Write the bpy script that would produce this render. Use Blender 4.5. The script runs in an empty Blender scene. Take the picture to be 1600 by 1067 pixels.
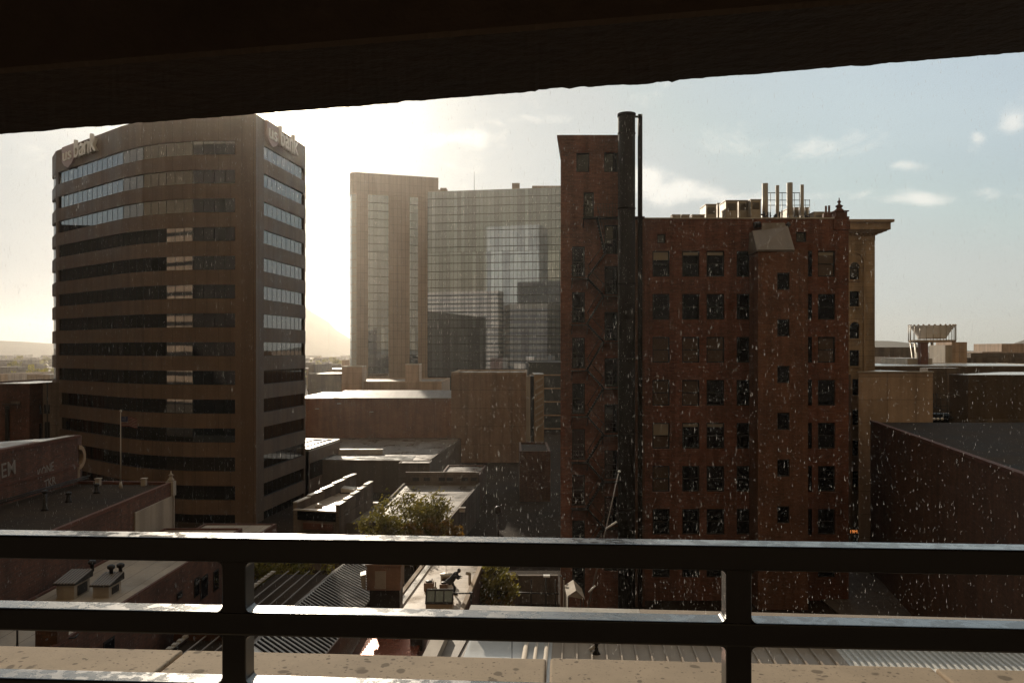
import bpy, bmesh, math, random
from mathutils import Vector, Matrix
R = math.radians
random.seed(7)
SC = bpy.context.scene
COL = SC.collection
# ------------------------------------------------------------------ camera, sky, sun, exposure
F = 1244.0; HZ = 548.0; EYE = 21.0
cam = bpy.data.cameras.new('camera'); cam.lens = 27.99; cam.sensor_width = 36.0
cam.shift_y = (HZ-533.5)/1600.0; cam.clip_start = 0.05; cam.clip_end = 20000
camo = bpy.data.objects.new('camera', cam); COL.objects.link(camo)
camo.location = (0, 0, EYE); camo.rotation_euler = (R(90), 0, 0); SC.camera = camo
SUN_AZ = R(-16.2); SUN_EL = R(17.1)
SC.view_settings.view_transform = 'Standard'; SC.view_settings.look = 'None'
SC.view_settings.exposure = -0.15; SC.view_settings.gamma = 1
SC.cycles.use_denoising = True
SC.cycles.max_bounces = 8; SC.cycles.diffuse_bounces = 3; SC.cycles.glossy_bounces = 4
SC.cycles.volume_bounces = 0; SC.cycles.sample_clamp_indirect = 6.0

W = bpy.data.worlds.new("World"); SC.world = W; W.use_nodes = True
nt = W.node_tree; nt.nodes.clear()
def N(t, ty, **kw):
    n = t.nodes.new(ty)
    for k, v in kw.items():
        if k.startswith('i_'): n.inputs[k[2:].replace('_', ' ')].default_value = v
        else: setattr(n, k, v)
    return n
def math_n(t, op, a, b=None, c=None, clamp=False):
    n = t.nodes.new('ShaderNodeMath'); n.operation = op; n.use_clamp = clamp
    for i, v in enumerate((a, b, c)):
        if v is None: continue
        if isinstance(v, (int, float)): n.inputs[i].default_value = v
        else: t.links.new(v, n.inputs[i])
    return n.outputs[0]
def mixc(t, fac, a, b, mode='MIX'):
    n = t.nodes.new('ShaderNodeMix'); n.data_type = 'RGBA'; n.blend_type = mode
    for s, v in ((n.inputs[0], fac), (n.inputs[6], a), (n.inputs[7], b)):
        if isinstance(v, (int, float)): s.default_value = v
        elif isinstance(v, tuple): s.default_value = (v[0], v[1], v[2], 1)
        else: t.links.new(v, s)
    return n.outputs[2]
def maprange(t, v, a, b, c=0.0, d=1.0, smooth=True):
    n = t.nodes.new('ShaderNodeMapRange')
    if smooth: n.interpolation_type = 'SMOOTHSTEP'
    t.links.new(v, n.inputs[0])
    for i, x in zip((1, 2, 3, 4), (a, b, c, d)): n.inputs[i].default_value = x
    return n.outputs[0]
sky = N(nt, 'ShaderNodeTexSky', sky_type='NISHITA', sun_disc=False, sun_elevation=SUN_EL,
        sun_rotation=SUN_AZ, altitude=1300, air_density=1.0, dust_density=1.6, ozone_density=1.0)
tc = N(nt, 'ShaderNodeTexCoord')
sep = N(nt, 'ShaderNodeSeparateXYZ'); nt.links.new(tc.outputs['Generated'], sep.inputs[0])
zc = math_n(nt, 'MAXIMUM', sep.outputs[2], 0.0)
den = math_n(nt, 'ADD', zc, 0.16)
# glow of thin cloud and moisture round the sun
sd = Vector((math.sin(SUN_AZ)*math.cos(SUN_EL), math.cos(SUN_AZ)*math.cos(SUN_EL), math.sin(SUN_EL)))
dot = N(nt, 'ShaderNodeVectorMath', operation='DOT_PRODUCT'); dot.inputs[1].default_value = sd
nt.links.new(tc.outputs['Generated'], dot.inputs[0])
dd = math_n(nt, 'MAXIMUM', dot.outputs['Value'], 0.0)
g1 = math_n(nt, 'POWER', dd, 120.0); g2 = math_n(nt, 'POWER', dd, 160.0); g3 = math_n(nt, 'POWER', dd, 2.5)
cv = N(nt, 'ShaderNodeCombineXYZ')
nt.links.new(math_n(nt, 'DIVIDE', sep.outputs[0], den), cv.inputs[0])
nt.links.new(math_n(nt, 'DIVIDE', sep.outputs[1], den), cv.inputs[1])
# puffs of cumulus low in the sky and a thin high veil
cn = N(nt, 'ShaderNodeTexNoise', i_Scale=1.5, i_Detail=9.0, i_Roughness=0.6, i_Distortion=0.25)
mp = N(nt, 'ShaderNodeMapping'); mp.inputs['Location'].default_value = (3.1, 0.6, 0)
nt.links.new(cv.outputs[0], mp.inputs[0]); nt.links.new(mp.outputs[0], cn.inputs['Vector'])
# cumulus: clusters at fixed bearings and heights in the sky, edges broken up by noise on the direction itself
yy = math_n(nt, 'MAXIMUM', sep.outputs[1], 0.02)
su = math_n(nt, 'DIVIDE', sep.outputs[0], yy); sv = math_n(nt, 'DIVIDE', sep.outputs[2], yy)
m3 = N(nt, 'ShaderNodeMapping'); m3.inputs['Scale'].default_value = (1, 1, 1.7); nt.links.new(tc.outputs['Generated'], m3.inputs[0])
c3 = N(nt, 'ShaderNodeTexNoise', i_Scale=13.0, i_Detail=10.0, i_Roughness=0.62, i_Distortion=0.3); nt.links.new(m3.outputs[0], c3.inputs['Vector'])
puff = None
for (bx_, by_, wx_, wy_, am_) in ((1060, 300, 75, 24, 1.0), (1010, 285, 45, 26, .9), (1150, 312, 70, 14, .8), (1300, 305, 90, 13, .62), (1440, 312, 60, 13, .8), (1540, 300, 30, 12, .85), (1415, 258, 34, 11, .85), (1582, 192, 34, 22, 1.0), (1528, 214, 14, 10, .7), (830, 188, 60, 10, .7), (700, 215, 70, 12, .7), (1640, 310, 60, 14, .8), (1250, 230, 200, 30, .35)):
    a_ = math_n(nt, 'DIVIDE', math_n(nt, 'SUBTRACT', su, (bx_-800)/F), wx_/F); b_ = math_n(nt, 'DIVIDE', math_n(nt, 'SUBTRACT', sv, (HZ-by_)/F), wy_/F)
    e_ = math_n(nt, 'MULTIPLY', math_n(nt, 'EXPONENT', math_n(nt, 'MULTIPLY', math_n(nt, 'ADD', math_n(nt, 'MULTIPLY', a_, a_), math_n(nt, 'MULTIPLY', b_, b_)), -1.0)), am_)
    puff = e_ if puff is None else math_n(nt, 'MAXIMUM', puff, e_)
puff = maprange(nt, math_n(nt, 'ADD', math_n(nt, 'MULTIPLY', puff, 0.42), c3.outputs[0]), 0.57, 0.95)
vn = N(nt, 'ShaderNodeTexNoise', i_Scale=0.55, i_Detail=5.0, i_Roughness=0.5)
nt.links.new(cv.outputs[0], vn.inputs['Vector'])
veil = maprange(nt, vn.outputs[0], 0.35, 0.7)
hz = math_n(nt, 'POWER', math_n(nt, 'SUBTRACT', 1.0, zc, clamp=True), 9.0)
base = mixc(nt, 1.0, sky.outputs[0], (5.5, 5.5, 5.2), 'DARKEN')
base = mixc(nt, 1.0, base, (1.0, 1.02, 1.04), 'MULTIPLY')
base = mixc(nt, math_n(nt, 'ADD', math_n(nt, 'MULTIPLY', veil, 0.25), 0.55), base, mixc(nt, maprange(nt, dd, 0.78, 0.99), (7.2, 8.3, 8.5), (6.8, 7.3, 7.3)))
base = mixc(nt, math_n(nt, 'MULTIPLY', hz, 0.75), base, mixc(nt, maprange(nt, dd, 0.75, 0.97), (6.4, 6.2, 5.3), (4.1, 4.1, 4.0)))
cl = mixc(nt, g3, (10.4, 10.2, 9.6), (12.5, 12.0, 10.8))
base = mixc(nt, math_n(nt, 'MULTIPLY', puff, 0.7), base, cl)
glow = mixc(nt, g1, (0, 0, 0), (2.0, 1.8, 1.4))
glow2 = mixc(nt, g2, (0, 0, 0), (22, 19, 14))
base = mixc(nt, 1.0, base, glow, 'ADD'); base = mixc(nt, 1.0, base, glow2, 'ADD')
# sky behind the viewer dimmed and tinted warm to set the light on facades
back = maprange(nt, sep.outputs[1], -0.35, 0.45, 0.48, 1.0)
base = mixc(nt, maprange(nt, sep.outputs[1], -0.3, 0.3, 1.0, 0.0), base, mixc(nt, 1.0, base, (1.45, 0.90, 0.50), 'MULTIPLY'))
bm_ = N(nt, 'ShaderNodeVectorMath', operation='SCALE'); nt.links.new(base, bm_.inputs[0]); nt.links.new(back, bm_.inputs['Scale'])
bg = N(nt, 'ShaderNodeBackground', i_Strength=0.1); nt.links.new(bm_.outputs[0], bg.inputs[0])
wo = N(nt, 'ShaderNodeOutputWorld'); nt.links.new(bg.outputs[0], wo.inputs[0])

sl = bpy.data.lights.new('sun', 'SUN'); sl.energy = 5.0; sl.angle = R(0.5); sl.color = (1.0, 0.86, 0.68)
slo = bpy.data.objects.new('sun', sl); COL.objects.link(slo); slo.location = (-40, 60, 90)
slo.rotation_euler = sd.to_track_quat('Z', 'Y').to_euler()

# ------------------------------------------------------------------ helpers
def P(x, y, Y): return Vector(((x-800)/F*Y, Y, EYE-(y-HZ)/F*Y))
def G(x, y, z):
    Y = (EYE-z)*F/(y-HZ); return Vector(((x-800)/F*Y, Y, z))
def PX(x, Y): return (x-800)/F*Y
def PZ(y, Y): return EYE-(y-HZ)/F*Y

MATS = {}
def nm(name):
    m = bpy.data.materials.new(name); m.use_nodes = True
    t = m.node_tree; b = t.nodes['Principled BSDF']; return m, t, b
def bumpy(t, b, h, strength=0.4, dist=0.02):
    n = t.nodes.new('ShaderNodeBump'); n.inputs['Strength'].default_value = strength; n.inputs['Distance'].default_value = dist
    t.links.new(h, n.inputs['Height']); t.links.new(n.outputs[0], b.inputs['Normal'])
def surf(name, col, var=0.25, scale=0.6, rough=0.8, rvar=0.15, streak=0.0, bump=0.0, metal=0.0, ior=1.45, seams=None):
    if name in MATS: return MATS[name]
    m, t, b = nm(name)
    uv = t.nodes.new('ShaderNodeUVMap').outputs[0]
    n1 = N(t, 'ShaderNodeTexNoise', i_Scale=scale, i_Detail=8.0, i_Roughness=0.62); t.links.new(uv, n1.inputs['Vector'])
    n2 = N(t, 'ShaderNodeTexNoise', i_Scale=scale*13, i_Detail=4.0, i_Roughness=0.6); t.links.new(uv, n2.inputs['Vector'])
    a = maprange(t, n1.outputs[0], 0.3, 0.7, 1-var, 1+var, False)
    a2 = maprange(t, n2.outputs[0], 0.25, 0.75, 1-var*0.5, 1+var*0.5, False)
    a = math_n(t, 'MULTIPLY', a, a2)
    if streak:
        mpn = N(t, 'ShaderNodeMapping'); mpn.inputs['Scale'].default_value = (0.8, 0.06, 1); t.links.new(uv, mpn.inputs[0])
        n3 = N(t, 'ShaderNodeTexNoise', i_Scale=1.0, i_Detail=5.0); t.links.new(mpn.outputs[0], n3.inputs['Vector'])
        a = math_n(t, 'MULTIPLY', a, maprange(t, n3.outputs[0], 0.35, 0.62, 1-streak, 1.05))
    if seams:
        br = N(t, 'ShaderNodeTexBrick'); br.offset = 0
        br.inputs['Scale'].default_value = 1; br.inputs['Mortar Size'].default_value = seams[2]
        br.inputs['Brick Width'].default_value = seams[0]; br.inputs['Row Height'].default_value = seams[1]
        br.inputs['Color1'].default_value = (1, 1, 1, 1); br.inputs['Color2'].default_value = (0.88, 0.88, 0.88, 1); br.inputs['Mortar'].default_value = (0.35, 0.35, 0.35, 1)
        t.links.new(uv, br.inputs['Vector'])
        a = math_n(t, 'MULTIPLY', a, br.outputs['Color'])
    cm = N(t, 'ShaderNodeVectorMath', operation='SCALE'); cm.inputs[0].default_value = col; t.links.new(a, cm.inputs['Scale'])
    t.links.new(cm.outputs[0], b.inputs['Base Color'])
    t.links.new(maprange(t, n1.outputs[0], 0.35, 0.65, max(0.02, rough-rvar), min(1, rough+rvar), False), b.inputs['Roughness'])
    b.inputs['Metallic'].default_value = metal; b.inputs['IOR'].default_value = ior
    if bump: bumpy(t, b, n2.outputs[0], bump, 0.02)
    MATS[name] = m; return m
def brick(name, c1, c2, mortar, var=0.3, rough=0.85):
    m, t, b = nm(name)
    uv = t.nodes.new('ShaderNodeUVMap').outputs[0]
    br = N(t, 'ShaderNodeTexBrick'); br.inputs['Scale'].default_value = 1
    br.inputs['Brick Width'].default_value = 0.42; br.inputs['Row Height'].default_value = 0.13; br.inputs['Mortar Size'].default_value = 0.012
    for k, v in (('Color1', c1), ('Color2', c2), ('Mortar', mortar)): br.inputs[k].default_value = (*v, 1)
    t.links.new(uv, br.inputs['Vector'])
    n1 = N(t, 'ShaderNodeTexNoise', i_Scale=0.35, i_Detail=9.0, i_Roughness=0.65); t.links.new(uv, n1.inputs['Vector'])
    n2 = N(t, 'ShaderNodeTexNoise', i_Scale=5.0, i_Detail=5.0, i_Roughness=0.7); t.links.new(uv, n2.inputs['Vector'])
    mpn = N(t, 'ShaderNodeMapping'); mpn.inputs['Scale'].default_value = (1.6, 0.09, 1); t.links.new(uv, mpn.inputs[0])
    n3 = N(t, 'ShaderNodeTexNoise', i_Scale=1.0, i_Detail=6.0); t.links.new(mpn.outputs[0], n3.inputs['Vector'])
    a = math_n(t, 'MULTIPLY', maprange(t, n1.outputs[0], 0.3, 0.7, 1-var, 1+var, False), maprange(t, n2.outputs[0], 0.25, 0.75, 0.72, 1.28, False))
    a = math_n(t, 'MULTIPLY', a, maprange(t, n3.outputs[0], 0.35, 0.62, 0.78, 1.05))
    cm = N(t, 'ShaderNodeVectorMath', operation='SCALE'); t.links.new(br.outputs[0], cm.inputs[0]); t.links.new(a, cm.inputs['Scale'])
    t.links.new(cm.outputs[0], b.inputs['Base Color']); b.inputs['Roughness'].default_value = rough
    bumpy(t, b, br.outputs['Fac'], 0.3, -0.01)
    MATS[name] = m; return m
def glass(name, col=(0.012, 0.014, 0.016), ior=1.7, rough=0.03, wav=0.15, metal=0.0, wscale=0.8, mull=None):
    m, t, b = nm(name)
    b.inputs['Base Color'].default_value = (*col, 1); b.inputs['IOR'].default_value = ior
    b.inputs['Roughness'].default_value = rough; b.inputs['Metallic'].default_value = metal
    uv = t.nodes.new('ShaderNodeUVMap').outputs[0]
    n1 = N(t, 'ShaderNodeTexNoise', i_Scale=wscale, i_Detail=2.0); t.links.new(uv, n1.inputs['Vector'])
    h = n1.outputs[0]
    if mull:   # pane joints and the slightly different colour of single panes
        br = N(t, 'ShaderNodeTexBrick'); br.offset = 0
        br.inputs['Scale'].default_value = 1; br.inputs['Mortar Size'].default_value = mull[2]
        br.inputs['Brick Width'].default_value = mull[0]; br.inputs['Row Height'].default_value = mull[1]
        br.inputs['Color1'].default_value = (*col, 1); br.inputs['Color2'].default_value = (col[0]*.55, col[1]*.55, col[2]*.58, 1)
        br.inputs['Mortar'].default_value = (0.03, 0.028, 0.026, 1)
        t.links.new(uv, br.inputs['Vector']); t.links.new(br.outputs['Color'], b.inputs['Base Color'])
        t.links.new(maprange(t, br.outputs['Fac'], 0, 1, rough, 0.5, False), b.inputs['Roughness'])
    bumpy(t, b, h, wav, 0.03)
    MATS[name] = m; return m
def emis(name, col, s):
    m, t, b = nm(name); b.inputs['Base Color'].default_value = (*col, 1)
    b.inputs['Emission Color'].default_value = (*col, 1); b.inputs['Emission Strength'].default_value = s; MATS[name] = m; return m

class MB:
    def __init__(s): s.v = []; s.f = []; s.sm = []
    def poly(s, pts, sm=False):
        i = len(s.v); s.v += [tuple(p) for p in pts]; s.f.append(tuple(range(i, i+len(pts)))); s.sm.append(sm); return s
    def hexa(s, p):   # p: 8 corners, bottom 4 ccw then top 4 ccw
        i = len(s.v); s.v += [tuple(q) for q in p]
        for f in ((3, 2, 1, 0), (4, 5, 6, 7), (0, 1, 5, 4), (1, 2, 6, 5), (2, 3, 7, 6), (3, 0, 4, 7)):
            s.f.append(tuple(i+k for k in f)); s.sm.append(False)
        return s
    def box(s, x0, x1, y0, y1, z0, z1):
        return s.hexa([(x0, y0, z0), (x1, y0, z0), (x1, y1, z0), (x0, y1, z0), (x0, y0, z1), (x1, y0, z1), (x1, y1, z1), (x0, y1, z1)])
    def prism(s, pl, z0, z1, top=True, bot=False):
        n = len(pl); i = len(s.v)
        a = sum(pl[k][0]*pl[(k+1) % n][1]-pl[(k+1) % n][0]*pl[k][1] for k in range(n))
        if a < 0: pl = pl[::-1]
        s.v += [(p[0], p[1], z0) for p in pl]+[(p[0], p[1], z1) for p in pl]
        for k in range(n):
            k2 = (k+1) % n; s.f.append((i+k, i+k2, i+n+k2, i+n+k)); s.sm.append(False)
        if top: s.f.append(tuple(range(i+n, i+2*n))); s.sm.append(False)
        if bot: s.f.append(tuple(range(i+n-1, i-1, -1))); s.sm.append(False)
        return s
    def tube(s, p, q, r, r2=None, n=10, cap=True):
        p = Vector(p); q = Vector(q); r2 = r if r2 is None else r2
        d = (q-p).normalized(); a = d.orthogonal().normalized(); b = d.cross(a); i = len(s.v)
        for c, rr in ((p, r), (q, r2)):
            for k in range(n):
                t = 2*math.pi*k/n; s.v.append(tuple(c+a*(rr*math.cos(t))+b*(rr*math.sin(t))))
        for k in range(n):
            k2 = (k+1) % n; s.f.append((i+k, i+k2, i+n+k2, i+n+k)); s.sm.append(True)
        if cap:
            s.f.append(tuple(range(i+n-1, i-1, -1))); s.sm.append(False); s.f.append(tuple(range(i+n, i+2*n))); s.sm.append(False)
        return s
    def lathe(s, c, prof, n=16):
        i = len(s.v)
        for r, z in prof:
            for k in range(n):
                t = 2*math.pi*k/n; s.v.append((c[0]+r*math.cos(t), c[1]+r*math.sin(t), c[2]+z))
        for j in range(len(prof)-1):
            for k in range(n):
                k2 = (k+1) % n; s.f.append((i+j*n+k, i+j*n+k2, i+(j+1)*n+k2, i+(j+1)*n+k)); s.sm.append(True)
        s.f.append(tuple(i+k for k in range(n-1, -1, -1))); s.sm.append(False)
        l = i+(len(prof)-1)*n; s.f.append(tuple(l+k for k in range(n))); s.sm.append(False)
        return s
    def build(s, name, mat, parent=None, label=None, cat=None, group=None, kind=None, origin=None, bevel=0):
        me = bpy.data.meshes.new(name)
        if origin is None:
            if parent is not None: origin = Vector(parent['_o'])
            else:
                xs = [v[0] for v in s.v]; ys = [v[1] for v in s.v]; zs = [v[2] for v in s.v]
                origin = Vector(((min(xs)+max(xs))/2, (min(ys)+max(ys))/2, min(zs)))
        o3 = Vector(origin)
        me.from_pydata([tuple(Vector(v)-o3) for v in s.v], [], s.f); me.update()
        uvl = me.uv_layers.new(name='UVMap').data
        for pg, smf in zip(me.polygons, s.sm):
            nn = pg.normal; pg.use_smooth = smf
            if abs(nn.z) > 0.75:
                for li in pg.loop_indices:
                    v = s.v[me.loops[li].vertex_index]; uvl[li].uv = (v[0], v[1])
            else:
                tx, ty = -nn.y, nn.x; L = math.hypot(tx, ty) or 1; tx /= L; ty /= L
                for li in pg.loop_indices:
                    v = s.v[me.loops[li].vertex_index]; uvl[li].uv = (v[0]*tx+v[1]*ty, v[2])
        me.materials.append(MATS[mat] if isinstance(mat, str) else mat)
        o = bpy.data.objects.new(name, me); COL.objects.link(o)
        if parent is not None: o.parent = parent; o.location = o3-Vector(parent['_o'])
        else: o.location = o3
        if bevel:
            md = o.modifiers.new('bevel', 'BEVEL'); md.width = bevel; md.segments = 3; md.limit_method = 'ANGLE'
        o['_o'] = tuple(o3)
        tag(o, label, cat, group, kind); return o
def tag(o, label=None, cat=None, group=None, kind=None):
    if label: o['label'] = label
    if cat: o['category'] = cat
    if group: o['group'] = group
    if kind: o['kind'] = kind
    return o
def thing(name, label, cat, loc, group=None):
    o = bpy.data.objects.new(name, None); COL.objects.link(o); o.location = loc; o['_o'] = tuple(loc); o.empty_display_size = 0.2
    return tag(o, label, cat, group)
def part(name, mat, parent, mb, label=None): return mb.build(name, mat, parent, label=label)

class FR:   # a facade frame: origin, direction along the wall, outward normal (both horizontal)
    def __init__(s, a, b):
        s.a = Vector((a[0], a[1], 0)); s.b = Vector((b[0], b[1], 0)); d = s.b-s.a; s.L = d.length; s.t = d.normalized()
        s.n = Vector((s.t.y, -s.t.x, 0))   # outward = to the right of a->b
    def p(s, u, n, z): q = s.a+s.t*u+s.n*n; return (q.x, q.y, z)
    def box(s, mb, u0, u1, n0, n1, z0, z1):   # n1 > n0 outward
        return mb.hexa([s.p(u0, n1, z0), s.p(u1, n1, z0), s.p(u1, n0, z0), s.p(u0, n0, z0), s.p(u0, n1, z1), s.p(u1, n1, z1), s.p(u1, n0, z1), s.p(u0, n0, z1)])
    def quad(s, mb, u0, u1, n, z0, z1): return mb.poly([s.p(u0, n, z0), s.p(u1, n, z0), s.p(u1, n, z1), s.p(u0, n, z1)])
    def wall(s, mb, u0, u1, z0, z1, ops, rec=0.25):   # a front face with real openings and their reveals
        us = sorted({u0, u1}|{v for o in ops for v in o[:2]}); zs = sorted({z0, z1}|{v for o in ops for v in o[2:4]})
        us = [u for u in us if u0-1e-6 <= u <= u1+1e-6]; zs = [z for z in zs if z0-1e-6 <= z <= z1+1e-6]
        for i in range(len(us)-1):
            run = None
            for j in range(len(zs)-1):
                cu = (us[i]+us[i+1])/2; cz = (zs[j]+zs[j+1])/2
                hole = any(o[0] < cu < o[1] and o[2] < cz < o[3] for o in ops)
                if not hole:
                    if run is None: run = zs[j]
                if (hole or j == len(zs)-2) and run is not None:
                    s.quad(mb, us[i], us[i+1], 0, run, zs[j] if hole else zs[j+1]); run = None
        for (a, b, c, d) in [o[:4] for o in ops]:
            p = s.p
            mb.poly([p(a, 0, c), p(b, 0, c), p(b, -rec, c), p(a, -rec, c)])
            mb.poly([p(a, -rec, d), p(b, -rec, d), p(b, 0, d), p(a, 0, d)])
            mb.poly([p(a, -rec, c), p(a, -rec, d), p(a, 0, d), p(a, 0, c)])
            mb.poly([p(b, 0, c), p(b, 0, d), p(b, -rec, d), p(b, -rec, c)])
        return mb
def sash(fr, parent, u0, u1, z0, z1, rec, gm='window_glass', fm='black_frame', t=0.09, rail=True, blind=None, sill=None):
    f = MB()
    fr.box(f, u0, u1, -rec-0.02, -rec+0.07, z0, z0+t); fr.box(f, u0, u1, -rec-0.02, -rec+0.07, z1-t, z1)
    fr.box(f, u0, u0+t, -rec-0.02, -rec+0.068, z0+t, z1-t); fr.box(f, u1-t, u1, -rec-0.02, -rec+0.068, z0+t, z1-t)
    zm = (z0+z1)/2
    if rail: fr.box(f, u0+t, u1-t, -rec-0.02, -rec+0.05, zm-0.035, zm+0.035)
    w = f.build('window', fm, parent)
    g = MB(); fr.quad(g, u0+t*.5, u1-t*.5, -rec, z0+t*.5, z1-t*.5); g.build('pane', gm, w)
    if blind:
        g = MB(); fr.box(g, u0+t, u1-t, -rec+0.004, -rec+0.012, z1-t-(z1-z0)*blind, z1-t); g.build('blind', 'blind_cloth', w)
    if sill:
        g = MB(); fr.box(g, u0-0.08, u1+0.08, 0.002, 0.09, z0-0.14, z0-0.002); g.build('sill', sill, w)
    return w

# ------------------------------------------------------------------ materials
brick('red_brick', (0.205, 0.078, 0.044), (0.14, 0.051, 0.030), (0.135, 0.078, 0.053))
brick('bay_brick', (0.19, 0.085, 0.048), (0.15, 0.066, 0.038), (0.14, 0.085, 0.058))
brick('old_brick', (0.14, 0.055, 0.032), (0.09, 0.04, 0.026), (0.10, 0.07, 0.05), var=0.45)
brick('dark_brick', (0.13, 0.056, 0.028), (0.095, 0.04, 0.02), (0.08, 0.05, 0.03))
brick('hall_brick', (0.33, 0.155, 0.075), (0.26, 0.115, 0.055), (0.12, 0.07, 0.05))
surf('bank_stone', (0.15, 0.100, 0.064), 0.18, 0.3, 0.6, 0.15, 0.15, 0.15, seams=(1.45, 50, 0.02))
surf('stone', (0.37, 0.27, 0.175), 0.22, 0.5, 0.85, 0.1, 0.3, 0.3, seams=(1.2, 0.6, 0.012))
surf('stone_trim', (0.36, 0.26, 0.17), 0.2, 0.6, 0.85, 0.1, 0.25, 0.2)
surf('hotel_stone', (0.30, 0.22, 0.155), 0.12, 0.1, 0.75, 0.1, 0.1, 0, seams=(1.6, 3.2, 0.05))
surf('beige_block', (0.30, 0.19, 0.12), 0.2, 0.2, 0.85, 0.1, 0.3, 0.1, seams=(6, 3.4, 0.03))
surf('tan_panel', (0.50, 0.365, 0.265), 0.14, 0.3, 0.8, 0.1, 0.25, 0.1, seams=(2.9, 2.3, 0.02))
surf('brown_panel', (0.10, 0.07, 0.045), 0.15, 0.3, 0.75, 0.1, 0.2, 0.1)
surf('grey_wall', (0.17, 0.135, 0.105), 0.28, 0.3, 0.85, 0.1, 0.35, 0.1, seams=(4.5, 2.6, 0.02))
surf('white_wall', (0.42, 0.36, 0.29), 0.12, 0.4, 0.8, 0.1, 0.25, 0.1)
surf('roof_tar', (0.042, 0.03, 0.021), 0.45, 0.25, 0.9, 0.1, 0, 0.3)
surf('roof_wet', (0.16, 0.13, 0.10), 0.3, 0.3, 0.42, 0.22, 0, 0.2)
surf('roof_pale', (0.38, 0.31, 0.235), 0.22, 0.35, 0.6, 0.25, 0, 0.2, seams=(1.2, 30, 0.02))
surf('roof_tan', (0.40, 0.31, 0.22), 0.22, 0.3, 0.5, 0.25, 0, 0.2, seams=(40, 1.1, 0.02))
surf('roof_sheet', (0.45, 0.44, 0.42), 0.12, 0.4, 0.25, 0.15, 0, 0.1)
surf('membrane', (0.62, 0.62, 0.60), 0.10, 0.5, 0.22, 0.12, 0, 0.1, seams=(1.5, 30, 0.02))
surf('rib_brown', (0.30, 0.235, 0.17), 0.12, 0.5, 0.45, 0.15, 0, 0.1)
surf('rib_white', (0.6, 0.58, 0.53), 0.12, 0.5, 0.35, 0.15, 0, 0.1)
surf('cap_metal', (0.50, 0.46, 0.40), 0.12, 0.7, 0.3, 0.12, 0, 0.1)
surf('grey_sheet', (0.22, 0.19, 0.165), 0.12, 0.8, 0.55, 0.1, 0.2, 0.05)
surf('galv', (0.38, 0.34, 0.28), 0.15, 0.8, 0.5, 0.15, 0.15, 0.05, metal=0.3)
surf('rust_metal', (0.24, 0.15, 0.10), 0.25, 0.8, 0.6, 0.15, 0.2, 0.1)
surf('copper_sheet', (0.30, 0.10, 0.055), 0.2, 0.5, 0.28, 0.1, 0, 0.05, metal=0.6)
surf('bright_gutter', (0.75, 0.70, 0.62), 0.1, 2.0, 0.14, 0.04, 0, 0.06, metal=0.9)
surf('steel_dark', (0.018, 0.015, 0.013), 0.2, 1.0, 0.5, 0.15, 0, 0.05)
surf('stack_metal', (0.012, 0.008, 0.006), 0.25, 0.5, 0.8, 0.15, 0.3, 0.05)
surf('black_frame', (0.02, 0.018, 0.017), 0.2, 1.0, 0.55, 0.1)
surf('blind_cloth', (0.34, 0.30, 0.23), 0.1, 1.0, 0.9, 0.05)
surf('asphalt', (0.030, 0.020, 0.013), 0.3, 0.12, 0.95, 0.05, 0, 0.2)
surf('pavement', (0.13, 0.105, 0.085), 0.2, 0.3, 0.6, 0.2, 0, 0.2, seams=(1.5, 1.5, 0.03))
surf('plain', (0.12, 0.095, 0.065), 0.4, 0.004, 0.9, 0.05)
surf('hill', (0.12, 0.10, 0.075), 0.3, 0.003, 0.95, 0.03)
surf('shaded_soffit_concrete', (0.035, 0.022, 0.014), 0.4, 1.2, 0.9, 0.05, 0, 0.8)  # beam concrete in a darker colour, standing for the shade on its underside
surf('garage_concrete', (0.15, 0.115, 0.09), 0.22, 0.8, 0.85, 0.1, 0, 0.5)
surf('garage_outside', (0.030, 0.022, 0.016), 0.2, 0.4, 0.85, 0.1, 0.3, 0.2, seams=(3.0, 1.6, 0.02))
surf('bark', (0.05, 0.035, 0.025), 0.3, 3, 0.9, 0.05)
surf('sign_white', (0.85, 0.83, 0.80), 0.06, 1, 0.5, 0.1)
surf('sign_shield', (0.40, 0.29, 0.27), 0.06, 1, 0.5, 0.1)
surf('paint_white', (0.40, 0.36, 0.31), 0.2, 3, 0.8, 0.1)
surf('paint_line', (0.30, 0.27, 0.22), 0.25, 3, 0.7, 0.1)
surf('graffiti', (0.26, 0.235, 0.21), 0.35, 2, 0.9, 0.05)
surf('flag_red', (0.12, 0.02, 0.018), 0.1, 3, 0.9, 0.05)
surf('flag_white', (0.2, 0.17, 0.15), 0.1, 3, 0.9, 0.05)
surf('flag_blue', (0.03, 0.035, 0.09), 0.1, 3, 0.9, 0.05)
surf('cloth_dark', (0.02, 0.02, 0.025), 0.2, 3, 0.7, 0.1)
surf('jeans', (0.03, 0.035, 0.045), 0.2, 6, 0.85, 0.05)
surf('skin', (0.30, 0.18, 0.12), 0.05, 6, 0.6, 0.05)
surf('green_bin', (0.02, 0.09, 0.06), 0.2, 2, 0.5, 0.1)
surf('terracotta', (0.13, 0.055, 0.036), 0.2, 1.5, 0.8, 0.1, 0.2, 0.2)
glass('window_glass', (0.008, 0.009, 0.011), 1.48)
glass('warm_reflection_glass', (0.11, 0.075, 0.052), 1.5, 0.15, 0.1)  # tan base colour stands for warm light mirrored in single panes
glass('bank_glass', (0.004, 0.004, 0.004), 2.3, 0.02, 0.05, wscale=0.3)
glass('hotel_glass', (0.42, 0.54, 0.68), 1.5, 0.025, 0.05, 0.85, 0.2, mull=(1.5, 30, 0.05))
glass('corner_glass', (0.45, 0.50, 0.52), 1.6, 0.2, 0.1, 0.7, 0.3)
glass('low_glass', (0.10, 0.115, 0.12), 1.6, 0.08, 0.1, 0.5, 0.3)
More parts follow.
